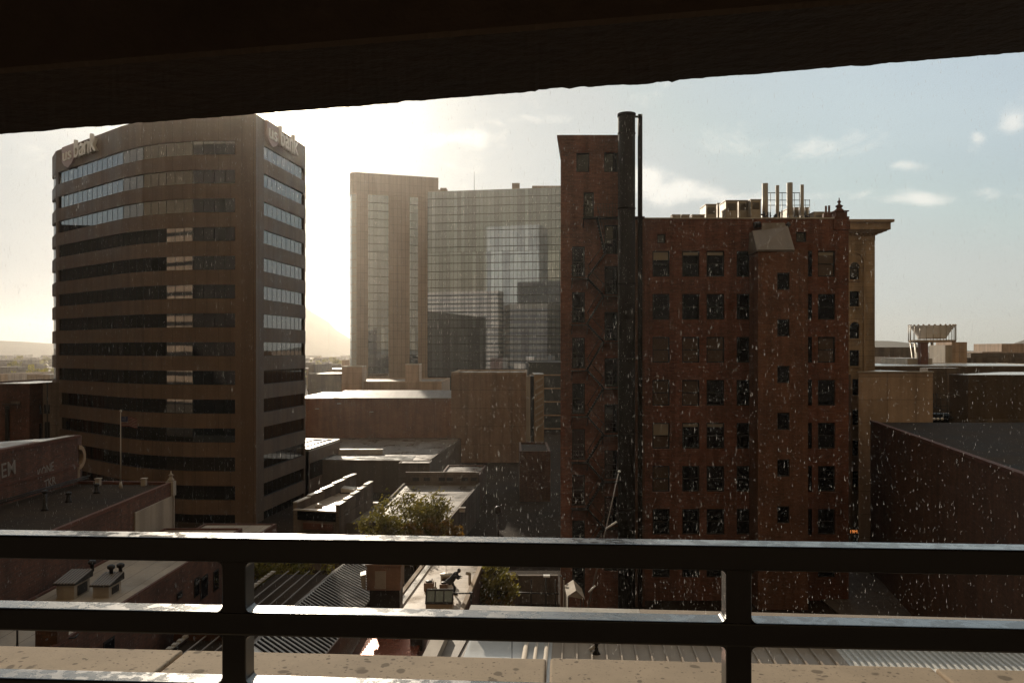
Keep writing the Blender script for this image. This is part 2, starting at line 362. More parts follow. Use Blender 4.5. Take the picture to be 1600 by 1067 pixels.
glass('skylight_glass', (0.14, 0.17, 0.15), 1.6, 0.15, 0.1)
emis('neon', (1.0, 0.32, 0.08), 0.8)
emis('lamp_on', (1.0, 0.85, 0.6), 2.0)
def leafmat(name, c1, c2):
    m, t, b = nm(name)
    oi = t.nodes.new('ShaderNodeTexCoord')
    n1 = N(t, 'ShaderNodeTexNoise', i_Scale=1.3, i_Detail=3.0); t.links.new(oi.outputs['Object'], n1.inputs['Vector'])
    c = mixc(t, maprange(t, n1.outputs[0], 0.35, 0.65), c1, c2)
    t.links.new(c, b.inputs['Base Color']); b.inputs['Roughness'].default_value = 0.6
    tr = N(t, 'ShaderNodeBsdfTranslucent'); t.links.new(c, tr.inputs[0])
    mx = N(t, 'ShaderNodeMixShader'); mx.inputs[0].default_value = 0.45
    out = t.nodes['Material Output']; t.links.new(b.outputs[0], mx.inputs[1]); t.links.new(tr.outputs[0], mx.inputs[2]); t.links.new(mx.outputs[0], out.inputs[0])
    MATS[name] = m
leafmat('leaf_green', (0.12, 0.115, 0.022), (0.28, 0.23, 0.045))
leafmat('leaf_gold', (0.28, 0.15, 0.02), (0.14, 0.11, 0.025))
# wet painted steel of the railing: dark paint, beads and films of rain on the upward faces
m, t, b = nm('rail_paint'); MATS['rail_paint'] = m
b.inputs['Base Color'].default_value = (0.007, 0.006, 0.005, 1); b.inputs['IOR'].default_value = 1.6
uv = N(t, 'ShaderNodeTexCoord').outputs['Object']
n1 = N(t, 'ShaderNodeTexNoise', i_Scale=26.0, i_Detail=5.0, i_Roughness=0.65); t.links.new(uv, n1.inputs['Vector'])
n2 = N(t, 'ShaderNodeTexVoronoi', i_Scale=60.0); t.links.new(uv, n2.inputs['Vector'])
geo = N(t, 'ShaderNodeNewGeometry'); sz = N(t, 'ShaderNodeSeparateXYZ'); t.links.new(geo.outputs['Normal'], sz.inputs[0])
up = maprange(t, sz.outputs[2], 0.3, 0.8)
wet = math_n(t, 'MULTIPLY', up, maprange(t, n1.outputs[0], 0.44, 0.56))
t.links.new(maprange(t, wet, 0, 1, 0.42, 0.10, False), b.inputs['Roughness'])
b.inputs['Coat Weight'].default_value = 0.6; b.inputs['Coat Roughness'].default_value = 0.22; b.inputs['Coat IOR'].default_value = 1.6
bead = math_n(t, 'MULTIPLY', up, math_n(t, 'ADD', n1.outputs[0], math_n(t, 'MULTIPLY', n2.outputs['Distance'], 0.4)))
bumpy(t, b, bead, 0.25, 0.002)
for k_, v_ in (('roof_tar', .12), ('asphalt', .1), ('grey_wall', .25), ('stack_metal', .15), ('hill', .1)):
    MATS[k_].node_tree.nodes['Principled BSDF'].inputs['Specular IOR Level'].default_value = v_
# ledge coping: pale concrete with dark rain spots
m, t, b = nm('coping'); MATS['coping'] = m
uv = N(t, 'ShaderNodeUVMap').outputs[0]
n1 = N(t, 'ShaderNodeTexNoise', i_Scale=3.0, i_Detail=9.0, i_Roughness=0.7); t.links.new(uv, n1.inputs['Vector'])
n3 = N(t, 'ShaderNodeTexNoise', i_Scale=120.0, i_Detail=3.0); t.links.new(uv, n3.inputs['Vector'])
n5 = N(t, 'ShaderNodeTexNoise', i_Scale=1.7, i_Detail=3.0); t.links.new(uv, n5.inputs['Vector'])
n4 = N(t, 'ShaderNodeTexNoise', i_Scale=9.0, i_Detail=3.0); t.links.new(uv, n4.inputs['Vector'])
wv = N(t, 'ShaderNodeVectorMath', operation='MULTIPLY_ADD'); t.links.new(n4.outputs['Color'], wv.inputs[0]); wv.inputs[1].default_value = (.06, .06, 0); t.links.new(uv, wv.inputs[2])
spot = None
for sc_, th_, sd_ in ((17.0, 0.32, 0.66), (34.0, 0.28, 0.58), (60.0, 0.26, 0.52)):   # rain spots of three sizes, only some cells wet
    vv = N(t, 'ShaderNodeTexVoronoi', i_Scale=sc_, i_Randomness=1.0); t.links.new(wv.outputs[0], vv.inputs['Vector'])
    sx = N(t, 'ShaderNodeSeparateXYZ'); t.links.new(vv.outputs['Color'], sx.inputs[0])
    on = maprange(t, math_n(t, 'ADD', sx.outputs[0], math_n(t, 'MULTIPLY', math_n(t, 'SUBTRACT', n5.outputs[0], 0.5), 1.1)), sd_, sd_+.04)
    rad_ = math_n(t, 'MULTIPLY_ADD', sx.outputs[1], th_*.6, th_*.5)
    q = math_n(t, 'MULTIPLY', on, maprange(t, math_n(t, 'SUBTRACT', vv.outputs['Distance'], rad_), -0.07, 0.05, 1.0, 0.0))
    spot = q if spot is None else math_n(t, 'MAXIMUM', spot, q)
c = mixc(t, maprange(t, n1.outputs[0], 0.3, 0.7), (0.36, 0.275, 0.19), (0.46, 0.35, 0.24))
c = mixc(t, maprange(t, n3.outputs[0], 0.6, 0.72), c, (0.24, 0.195, 0.145))
c = mixc(t, math_n(t, 'MULTIPLY', spot, 0.75), c, (0.13, 0.10, 0.07))
t.links.new(c, b.inputs['Base Color']); t.links.new(maprange(t, spot, 0, 1, 0.9, 0.95, False), b.inputs['Roughness']); b.inputs['Specular IOR Level'].default_value = 0.15
bumpy(t, b, n3.outputs[0], 0.3, 0.002)
#@@SCENE
# ------------------------------------------------------------------ ground, haze, hills
g = MB(); NSEG = 96
ring = [(4200*math.cos(2*math.pi*k/NSEG), 4200*math.sin(2*math.pi*k/NSEG), 0) for k in range(NSEG)]
g.poly(ring); g.build('ground', 'plain', kind='structure', origin=(0, 0, 0))
g = MB(); g.box(-260, 300, 30, 520, -0.5, 0.004); g.build('street', 'asphalt', kind='structure')
def hills(rad, prof, th0, th1, n, name, depth):
    g = MB(); rnd = random.Random(3)
    top = []
    for k in range(n+1):
        th = th0+(th1-th0)*k/n; top.append((rad*math.sin(th), rad*math.cos(th), prof(th, rnd)))
    for k in range(n):
        a, b_ = top[k], top[k+1]; s = 1+depth/rad; q = 1-depth/rad
        g.poly([(a[0]*q, a[1]*q, -1), (b_[0]*q, b_[1]*q, -1), b_, a], True)
        g.poly([a, b_, (b_[0]*s, b_[1]*s, -1), (a[0]*s, a[1]*s, -1)], True)
    g.build(name, 'hill', kind='structure')
def px2th(x): return math.atan((x-800)/F)
def far_prof(th, rnd):
    x = 800+F*math.tan(th) if abs(th) < 1.2 else 5000
    h = 6+5*math.sin(th*9)+3*math.sin(th*31+1)
    h += 62*math.exp(-((x-472)/62.0)**2)*(1+0.04*math.sin(x*.2)) + 18*math.exp(-((x-1640)/70.0)**2) + 9*math.exp(-((x-1390)/90.0)**2)
    return max(2, EYE+h/F*3000/math.cos(th)*math.cos(th))
hills(3000, far_prof, -math.pi, math.pi, 720, 'hills', 500)

# ------------------------------------------------------------------ the garage the viewer stands in
K = 0.062
def RP(X, off=0.0): return 1.84-K*X+off        # Y of the railing's near face at X (off = further out)
rd = Vector((1, -K, 0)).normalized(); rn = Vector((K, 1, 0)).normalized()
def rl(u, n, z): q = Vector((0, 1.84, 0))+rd*u+rn*n; return (q.x, q.y, EYE+z)
def rbox(mb, u0, u1, n0, n1, z0, z1):
    return mb.hexa([rl(u0, n0, z0), rl(u1, n0, z0), rl(u1, n1, z0), rl(u0, n1, z0), rl(u0, n0, z1), rl(u1, n0, z1), rl(u1, n1, z1), rl(u0, n1, z1)])
rail = thing('guard_railing', 'dark wet steel guard railing with three flat bars and square posts across the foreground', 'railing', rl(0, 0, -0.95))
TH = 0.060
for dz, h in ((-0.443, 0.057), (-0.618, 0.055), (-0.787, 0.055)):
    mb = MB(); rbox(mb, -9.4, 9.8, 0, TH, dz-h, dz); o = mb.build('bar', 'rail_paint', rail, bevel=0.005)
# posts: first two are the ones in view
u1 = (363.5-800)/F*1.84/(1+K*(363.5-800)/F); 
for k in range(-2, 4):
    px = u1+1.177*k
    u = px
    for seg in ((-0.563+0.0605, -0.4995), ):
        pass
    mb = MB(); rbox(mb, u-0.029, u+0.029, 0.002, TH-0.002, -0.95, -0.44-0.0575); mb.build('post', 'rail_paint', rail, bevel=0.004)
    for (za, sgn) in ((-0.618, 1), (-0.5, -1), (-0.787, 1), (-0.673, -1)):
        for s2 in (-1, 1):
            e = u+s2*0.029; r = 0.012; zc_ = za+sgn*r; uc = e+s2*r
            pts = [(e, za)]+[(uc-s2*r*math.sin(a), zc_-sgn*r*math.cos(a)) for a in [R(0), R(22), R(45), R(68), R(90)]]
            mb = MB()
            for n_, flip in ((0.004, 0), (TH-0.004, 1)):
                mb.poly([rl(a, n_, z) for a, z in pts])
            for i in range(1, len(pts)-1):
                mb.poly([rl(pts[i][0], 0.004, pts[i][1]), rl(pts[i+1][0], 0.004, pts[i+1][1]), rl(pts[i+1][0], TH-0.004, pts[i+1][1]), rl(pts[i][0], TH-0.004, pts[i][1])])
            mb.build('weld', 'rail_paint', rail)
# coping slabs under the railing, each a piece of its own
cuts = [-9.6]
jw = 0.012
j0 = (150-800)/F*2.07
for k in range(-7, 8): cuts.append(j0+1.155*k)
for i in range(1, len(cuts)-1):
    a, b2 = cuts[i]+jw/2, cuts[i+1]-jw/2
    mb = MB(); dz = 0.0015*math.sin(i*2.3)
    mb.hexa([rl(a, -0.28, -1.03), rl(b2, -0.28, -1.03), rl(b2, 0.63, -1.03), rl(a, 0.63, -1.03),
             rl(a, -0.28, -0.95+dz), rl(b2, -0.28, -0.95+dz), rl(b2, 0.63, -0.95+dz), rl(a, 0.63, -0.95+dz)])
    mb.build('coping_slab', 'coping', label='pale concrete coping slab spotted with rain under the dark railing', cat='coping slab', group='coping slabs under the railing', bevel=0.008)
mb = MB(); rbox(mb, -9.6, 9.8, -0.22, 0.57, -3.4, -1.036); mb.build('parapet_wall', 'garage_concrete', kind='structure')
mb = MB(); rbox(mb, -9.6, 9.8, -16, -0.225, -1.75, -1.51); mb.build('garage_floor', 'garage_concrete', kind='structure')
mb = MB(); rbox(mb, -9.6, 9.8, -16.3, -16.0, -1.51, -0.3); rbox(mb, -9.9, -9.605, -16.3, 0.9, -1.8, 2.2); rbox(mb, 9.805, 10.1, -16.3, 0.9, -1.8, 2.2); mb.build('garage_wall', 'garage_concrete', kind='structure')
mb = MB(); rbox(mb, -9.9, 10.1, -16.3, 0.9, 2.2, 2.6); mb.build('garage_ceiling', 'garage_concrete', kind='structure')
# sloping edge beam overhead, its lower arris chipped
def beam():
    mb = MB(); n = 420; rnd = random.Random(11)
    xs = [-420+2500*k/n for k in range(n+1)]
    # outer arris along pixel line y = 210-0.0805 x at depth ~2.6, inner arris y = 115-0.0815 x at ~2.03
    def out(x, dy=0, dd_=0): Yd = (2.60+dd_)/(1+0.035*(x-800)/F); return P(x, 210.5-0.0803*x+dy, Yd)
    def inn(x, dy=0): Yd = 2.02/(1+0.035*(x-800)/F); return P(x, 116-0.0815*x+dy, Yd)
    chips = [(300, 8, 1.3), (432, 5, .8), (640, 16, 1.5), (845, 9, 2.2), (868, 20, 3.2), (905, 14, 1.5), (1000, 26, -2.2), (1052, 5, -2.5), (1180, 30, -1), (1352, 18, -1.5), (1392, 6, 1), (120, 30, 1.2), (215, 5, 1), (560, 24, -1)]
    rows = []
    w = 0
    for i, x in enumerate(xs):
        w = 0.75*w+0.35*rnd.uniform(-1, 1); dy = -w*0.9+rnd.uniform(-.35, .35)
        for c, s_, a in chips:
            d = abs(x-c)/s_
            if d < 1: dy -= a*(1-d**3)
        o = out(x, dy); ib = inn(x, rnd.uniform(-.5, .5)); 
        o2 = Vector((o.x, o.y+0.012, o.z+0.004+abs(w)*0.004)); o3 = Vector((o.x, o.y+0.02, o.z+0.035)); o4 = Vector((o.x, o.y+0.02, o.z+0.9))
        q1 = ib+(o-ib)*0.33+Vector((0, 0, 0.001*rnd.uniform(-1, 1))); q2 = ib+(o-ib)*0.7+Vector((0, 0, 0.0015*rnd.uniform(-1, 1)))
        i1 = Vector((ib.x, ib.y-0.008, ib.z+0.012)); i2 = Vector((ib.x, ib.y-0.03, ib.z+1.2))
        rows.append([i2, i1, ib, q1, q2, o, o2, o3, o4])
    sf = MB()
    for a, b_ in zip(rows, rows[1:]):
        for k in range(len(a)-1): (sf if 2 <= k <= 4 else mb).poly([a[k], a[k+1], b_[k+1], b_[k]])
    mb.build('edge_beam', 'garage_concrete', kind='structure'); sf.build('beam_soffit', 'shaded_soffit_concrete', kind='structure')
beam()

# ------------------------------------------------------------------ the bank tower
bank = thing('office_tower', 'tall brown stone office tower with dark window bands and bank sign, at left', 'office tower', (-45, 100, 0))
S9 = 0.9
bp = {'A': (PX(87, 114.8), 114.8), 'A2': (PX(81.5, 118.5), 118.5), 'B': (PX(190, 102), 102.0), 'B2': (PX(222, 99.6), 99.6), 'C': (PX(258, 98.1), 98.1), 'C2': (PX(300, 97.2), 97.2), 'D': (PX(400, 96.8), 96.8), 'E': (PX(477, 112.3), 112.3)}
ZT = EYE+28.75
back = [(PX(477.5, 116), 116), (PX(468, 138), 138), (-60, 142), (PX(81.5, 118.5)-1.5, 124)]
outline = [bp[k] for k in ('A2', 'A', 'B', 'B2', 'C', 'C2', 'D', 'E')]+back
BF = 3.503; ZW0 = EYE+(HZ-(150+240/2.963))*97/F  # centre of the top band on the front face
zc0 = EYE+ (HZ-231)*97.0/F
HB = 0.86   # half height of a glass band
zcs = [zc0-BF*k for k in range(14)]
cuts_z = []
core = MB(); core.prism([(x*1.0, y) for x, y in outline], -0.5, ZT, True)
# the solid body is set back behind the glass; spandrels are stone rings standing proud of it
def inset(pl, d):
    n = len(pl); a = sum(pl[k][0]*pl[(k+1) % n][1]-pl[(k+1) % n][0]*pl[k][1] for k in range(n)); out = []
    sg = 1 if a > 0 else -1
    for k in range(n):
        p0 = Vector(pl[k-1]); p1 = Vector(pl[k]); p2 = Vector(pl[(k+1) % n])
        d1 = (p1-p0).normalized(); d2 = (p2-p1).normalized()
        n1 = Vector((-d1.y, d1.x))*sg; n2 = Vector((-d2.y, d2.x))*sg
        bb = (n1+n2); L = bb.length_squared
        out.append(tuple(p1+bb*(2*d/max(L, .3))))
    return out
body = inset(outline, 0.45)
MB().prism(body, -0.5, ZT-0.6, True).build('core', 'steel_dark', bank)
edges = [-0.5]
for z in reversed(zcs): edges += [z-HB, z+HB]
edges.append(ZT)
for k in range(0, len(edges), 2):
    if edges[k+1]-edges[k] < 0.1: continue
    mb = MB(); mb.prism(outline, edges[k], edges[k+1], k == len(edges)-2, True)
    mb.build('spandrel' if k < len(edges)-2 else 'parapet', 'bank_stone', bank)
def seg_fr(a, b_): return FR(bp[a], bp[b_])
faces = [('A2', 'A', 0.05, 0.05), ('A', 'B', 0.9, 0.02), ('B', 'B2', 0.0, 0.0), ('B2', 'C', 0.0, 0.0), ('C', 'C2', 0.0, 0.0), ('C2', 'D', 0.0, 2.6), ('D', 'E', 2.2, 0.35)]
for zi, z in enumerate(zcs):
    # piers of stone between the bands at the solid corners
    for a, b_, g0, g1 in faces:
        fr = seg_fr(a, b_)
        if g0 > 0.5: mb = MB(); fr.box(mb, 0, g0, -0.44, -0.002, z-HB, z+HB); mb.build('pier', 'bank_stone', bank)
        if g1 > 0.2: mb = MB(); fr.box(mb, fr.L-g1, fr.L, -0.44, -0.002, z-HB, z+HB); mb.build('pier', 'bank_stone', bank)
    for a, b_, g0, g1 in faces[:2]+[('F', 'F', 0, 0)]+faces[6:]:
        fl = [(seg_fr(*q[:2]), q[2], q[3]) for q in faces[2:6]] if a == 'F' else [(seg_fr(a, b_), g0, g1)]
        mb = MB(); mu = MB()
        for fr, e0, e1 in fl:
            fr.quad(mb, e0, fr.L-e1, -0.22, z-HB, z+HB)
            L = fr.L-e0-e1; nn = max(1, round(L/1.45))
            for q in range(nn+1):
                uq = e0+L*q/nn; fr.box(mu, uq-0.025, uq+0.025, -0.22, -0.195, z-HB, z+HB)
            fr.box(mu, e0, fr.L-e1, -0.22, -0.15, z-HB, z-HB+0.05)
        w = mb.build('window_band', 'bank_glass', bank); mu.build('mullions', 'black_frame', w)
# signs: letters and shield on the parapet of the left and the right face
def text_mesh(txt, size, ext, bold=0.0):
    cu = bpy.data.curves.new('t', 'FONT'); cu.body = txt; cu.size = size; cu.extrude = ext; cu.offset = bold; cu.align_x = 'LEFT'; cu.resolution_u = 3
    to = bpy.data.objects.new('t', cu); COL.objects.link(to); dg = bpy.context.evaluated_depsgraph_get()
    me = bpy.data.meshes.new_from_object(to.evaluated_get(dg)); bpy.data.objects.remove(to); bpy.data.curves.remove(cu); return me
def place_text(name, txt, fr, u, n, z, size, ext, mat, parent, sx=1.0, bold=0.0, rot=0.0):
    me = text_mesh(txt, size, ext, bold); me.materials.clear(); me.materials.append(MATS[mat]); me.name = name
    if not me.uv_layers: me.uv_layers.new(name='UVMap')
    o = bpy.data.objects.new(name, me); COL.objects.link(o)
    t, nn = fr.t, fr.n
    M = Matrix(((t.x*sx, 0, nn.x, 0), (t.y*sx, 0, nn.y, 0), (0, 1, 0, 0), (0, 0, 0, 1)))
    M = M @ Matrix.Rotation(rot, 4, 'Z')
    me.transform(M); q = Vector(fr.p(u, n, z)); po = Vector(parent['_o'])
    o.parent = parent; o.location = q-po; return o
def shield(fr, u, n, z, w, h, mb, th=0.25):
    pts = [(0, h), (w, h), (w, h*.36), (w*.93, h*.25), (w*.78, h*.12), (w*.5, 0), (w*.22, h*.12), (w*.07, h*.25), (0, h*.36)]
    f0 = [fr.p(u+a, n, z+b_) for a, b_ in pts]; f1 = [fr.p(u+a, n+th, z+b_) for a, b_ in pts]
    mb.poly(f1[::-1]); 
    for i in range(len(pts)):
        j = (i+1) % len(pts); mb.poly([f0[i], f0[j], f1[j], f1[i]])
sg = thing('bank_sign', 'raised lettering with shield on the left face of the brown tower top', 'sign', seg_fr('A', 'B').p(4, 0, ZT-4.4), group=None)
fr = seg_fr('A', 'B')
def u_at(fr, x):   # parameter along the wall where a pixel column crosses it
    k = (x-800)/F; return (k*fr.a.y-fr.a.x)/(fr.t.x-k*fr.t.y)
def bsign(fr, xs0, xs1, xb0, xb1, ztop, zbot, s, us_on_shield=True):
    u0, u1_, b0, b1 = (u_at(fr, v) for v in (xs0, xs1, xb0, xb1))
    mb = MB(); shield(fr, u0, 0.02, zbot, u1_-u0, ztop-zbot, mb, 0.35); shd = mb.build('shield', 'sign_shield', s)
    h = (ztop-zbot)*0.62
    place_text('letters', 'us', fr, u0+(u1_-u0)*0.06, 0.42, ZT-2.1, 2.5, 0.05, 'sign_white', s, sx=(u1_-u0)/2.75, bold=0.02)
    place_text('letters', 'bank', fr, b0, 0.30, ZT-2.15, 3.5, 0.22, 'sign_white', s, sx=(b1-b0)/7.5, bold=0.045)
bsign(fr, 101, 119.5, 120.5, 158.5, ZT-0.05, ZT-3.15, sg)
sg2 = thing('bank_sign', 'raised lettering with pale shield on the sun-side face of the brown tower top', 'sign', seg_fr('D', 'E').p(4, 0, ZT-4.4))
bsign(seg_fr('D', 'E'), 413.5, 431, 432.5, 463, ZT-0.05, ZT-3.0, sg2)
# podium wing running on behind the right face
pod = thing('podium_building', 'low stone podium with long window strip and wet grated roof behind the brown tower', 'building', (-30, 120, 0))
d_ = FR(bp['D'], bp['E']).t; a0 = FR(bp['D'], bp['E']).p(0.5, 0, 0); e0 = Vector(bp['E']+(0,)); e1 = FR(bp['D'], bp['E']).p(30, 0.0, 0); e1 = (PX(531, 126.5), 126.5)
pp = [(bp['E'][0]+.4, 112.8), e1, (-60, 131), (-60, 124)]
pp = [(bp['E'][0]+.15, 113.6), e1, (-52, 131), (-52, 118.9), (-30.5, 118.0)]
MB().prism(pp, 0, 6.6).build('wall', 'bank_stone', pod)
fp = FR(pp[0], pp[1])
mb = MB(); fp.box(mb, 0, fp.L, -0.5, 0.003, 6.6, 7.0); fp.box(mb, fp.L-0.3, fp.L, -20, -0.5, 6.6, 7.0); mb.build('parapet', 'cap_metal', pod)
mb = MB(); fp.box(mb, 0.4, fp.L-1.2, 0.003, 0.02, 2.6, 4.9); mb.build('window_band', 'bank_glass', pod)
mb = MB()
for i in range(9): fp.box(mb, 0.8+i*1.45, 1.2+i*1.45, -12, -0.8, 6.61, 6.85)
for i in range(5): fp.box(mb, 0.5, fp.L-.6, -2-2.2*i, -1.8-2.2*i, 6.86, 7.0)
mb.build('roof_grating', 'cap_metal', pod)

# ------------------------------------------------------------------ the glass hotel
hot = thing('hotel_tower', 'tall hazy glass hotel tower with tan stone piers and rounded left corner', 'hotel', (-20, 315, 0))
HY = 313; HT = EYE+69.2; ST = EYE+63.2; HF = 3.2
lp = [(PX(547, 314), 314.5), (PX(547.6, 311), 311), (PX(550, 309.4), 309.4), (PX(557, 309), 309), (PX(684, 319), 319), (PX(684, 350), 350), (PX(547, 350)+3, 350)]
MB().prism(lp, 0, HT-0.3).build('core', 'hotel_stone', hot)
mb = MB(); mb.prism(inset(lp, -0.25), HT-8.2, HT, True, True); mb.build('top_fascia', 'hotel_stone', hot)
sp = [(PX(668, 316.8), 316.8), (PX(900, 307.0), 307), (PX(900, 330), 332), (PX(684, 340), 340)]
MB().prism(inset(sp, 0.3), 0, ST-0.3).build('slab_core', 'steel_dark', hot)
fl_ = FR((PX(557, 309), 309), (PX(668, 317.7), 317.7)); fs = FR(sp[0], sp[1])
fc = [FR(lp[0], lp[1]), FR(lp[1], lp[2]), FR(lp[2], lp[3])]
bays = [(575, 607), (640, 653)]
nfl = int((ST-10)/HF)
for k in range(nfl):
    z1 = ST-HF*k; z0 = z1-HF+0.28
    mb = MB(); fs.box(mb, 0, fs.L, -0.4, 0.0, z0, z1); mb.build('window_band', 'hotel_glass', hot)
mb = MB()
for k in range(nfl+1):
    z1 = ST-HF*k; fs.box(mb, 0, fs.L, -0.35, 0.12, z1-HF, z1-HF+0.275)
mb.build('floor_edges', 'steel_dark', hot)
for bi, (xa, xb) in enumerate(bays):
    ua, ub = u_at(fl_, xa), u_at(fl_, xb)
    mb = MB(); fl_.box(mb, ua, ub, 0.05, 0.12, 12, HT-8.4); mb.build('window_strip', 'hotel_glass', hot)
    mb = MB()
    for k in range(24):
        z = HT-8.4-HF*(k+1); 
        if z > 8: fl_.box(mb, ua, ub, 0.12, 0.2, z, z+0.3)
    mb.build('floor_edges', 'steel_dark', hot)
mb = MB()
for k in range(24):
    z = HT-8.4-HF*(k+1)
    if z > 5:
        for f_ in fc: f_.box(mb, 0, f_.L, 0.0, 0.06, z+0.3, z+HF)
mb.build('corner_glazing', 'corner_glass', hot)
mb = MB()
for k in range(24):
    z = HT-8.4-HF*(k+1)
    if z > 5:
        for f_ in fc: f_.box(mb, 0, f_.L, 0.0, 0.08, z, z+0.295)
mb.build('corner_floor_edges', 'grey_wall', hot)
# stone piers standing proud between the glass bays
for xa, xb in ((557.5, 574.5), (607.5, 639.5), (653.5, 667.5)):
    mb = MB(); ua, ub = u_at(fl_, xa), u_at(fl_, xb); fl_.box(mb, ua, ub, 0.0, 0.45, 0, HT-8.3); mb.build('stone_pier', 'hotel_stone', hot)
mb = MB(); mb.box(PX(684, 325), PX(700, 325), 322, 335, ST-.4, ST+3.3-1.4); mb.box(PX(688, 325), PX(698, 325), 324, 333, ST+1.9, ST+3); mb.build('penthouse', 'hotel_stone', hot)
mb = MB(); mb.box(PX(800, 318), PX(812, 318), 316, 322, ST-.4, ST+3.3); mb.build('lift_housing', 'hotel_stone', hot)
mb = MB(); mb.box(PX(831, 318), PX(905, 318), 313, 325, ST-.4, ST+1.6); mb.build('penthouse', 'hotel_stone', hot)
mb = MB(); mb.tube((PX(741, 322), 322, ST-.5), (PX(741, 322), 322, ST+9.2), 0.14, 0.05); mb.build('antenna_mast', 'steel_dark', label='thin antenna mast standing on the flat roof of the glass hotel', cat='antenna')
# ------------------------------------------------------------------ the brick block
BY = 67.0; TY = 63.0
bk = thing('brick_building', 'old red brick building with rows of sash windows and a taller fire escape wing', 'building', (27, BY, 0))
fm = FR((PX(988, BY), BY), (PX(1326, BY), BY))
def ux(x, Y=BY): return PX(x, Y)-fm.a.x
zt = PZ(342, BY)
ops = []; wins = []
mainc = [(1019.5, 1046.5), (1066, 1093), (1104, 1132), (1151, 1172), (1278, 1305)]
rows = [392+67.1*k for k in range(8)]
for ci, (a, b_) in enumerate(mainc):
    for k, y in enumerate(rows):
        if y > 870: continue
        o = (ux(a), ux(b_), PZ(y+40.5, BY), PZ(y, BY)); ops.append(o); wins.append((o, ci, k))
smalls = [(1027, 1040, 366, 380), (1244, 1260, 362.5, 378.5)]
so = [(ux(a), ux(b_), PZ(y1, BY), PZ(y0, BY)) for a, b_, y0, y1 in smalls]
mb = MB(); fm.wall(mb, 0, fm.L, 0, zt, ops+so, 0.28)
dep = 22
fm.quad(mb, 0, fm.L, 0, 0, 0.0001) if False else None
r_ = FR((PX(1326, BY), BY), (PX(1326, BY)+0.5, BY+dep)); r_.quad(mb, 0, r_.L, 0, 0, zt)
mb.poly([(fm.a.x, BY+0.3, zt-0.5), (PX(1326, BY), BY+0.3, zt-0.5), (PX(1326, BY)+.5, BY+dep, zt-0.5), (fm.a.x, BY+dep, zt-0.5)])
mb.poly([(fm.a.x, BY, zt), (PX(1326, BY), BY, zt), (PX(1326, BY), BY+0.3, zt), (fm.a.x, BY+0.3, zt)])
mb.poly([(fm.a.x, BY+0.3, zt-0.5), (fm.a.x, BY+.3, zt), (PX(1326, BY), BY+.3, zt), (PX(1326, BY), BY+.3, zt-.5)])
mb.poly([(fm.a.x, BY+dep, 0), (PX(1326, BY)+.5, BY+dep, 0), (PX(1326, BY)+.5, BY+dep, zt), (fm.a.x, BY+dep, zt)])
mb.build('wall', 'red_brick', bk)
mb = MB(); fm.box(mb, 0.9, fm.L, -0.35, 0.07, zt, zt+0.09); mb.build('coping', 'cap_metal', bk)
rnd = random.Random(5)
for (o, ci, k) in wins:
    bl = None
    if (ci, k) in ((0, 4), (0, 0), (1, 0), (2, 0), (4, 0), (2, 4), (1, 4)): bl = {(0, 4): .45, (0, 0): .3}.get((ci, k), 0.12)
    sash(fm, bk, o[0], o[1], o[2], o[3], 0.20, blind=bl, t=0.10, gm='warm_reflection_glass' if (ci, k) in ((0, 2), (1, 2), (2, 2), (4, 2), (0, 3), (1, 3), (4, 0), (0, 4), (0, 5)) else 'window_glass')
for o in so: sash(fm, bk, o[0], o[1], o[2], o[3], 0.2, rail=False)
# stone sills, one per row
for (o, ci, k) in wins:
    pass
# projecting bay
by = 64.6; bx0, bx1 = PX(1184.5, by), PX(1262.5, by); bzt = PZ(389, by)
fb = FR((bx0, by), (bx1, by))
bops = []
for y0 in (426, 498.5, 571.5, 644.5, 717.5, 790.5, 863):
    bops.append((PX(1214.5, by)-bx0, PX(1234, by)-bx0, PZ(y0+27, by), PZ(y0, by)))
mb = MB(); fb.wall(mb, 0, fb.L, 0, bzt, bops, 0.25)
mb.poly([(bx0, BY, 0), (bx0, by, 0), (bx0, by, bzt), (bx0, BY, bzt)]); mb.poly([(bx1, by, 0), (bx1, BY, 0), (bx1, BY, bzt), (bx1, by, bzt)])
mb.poly([(bx0, by, bzt), (bx1, by, bzt), (bx1, BY, bzt), (bx0, BY, bzt)])
mb.build('bay', 'bay_brick', bk)
for o in bops: sash(fb, bk, o[0], o[1], o[2], o[3], 0.18, rail=False)
# narrow windows in the angle beside the bay
for k, y in enumerate(rows[:7]):
    mb = MB(); mb.box(PX(1262.7, by)+0.01+0.3, PX(1268.5, BY), BY-0.03, BY-0.004, PZ(y+40, BY), PZ(y, BY)); mb.build('slit_window', 'window_glass', bk)
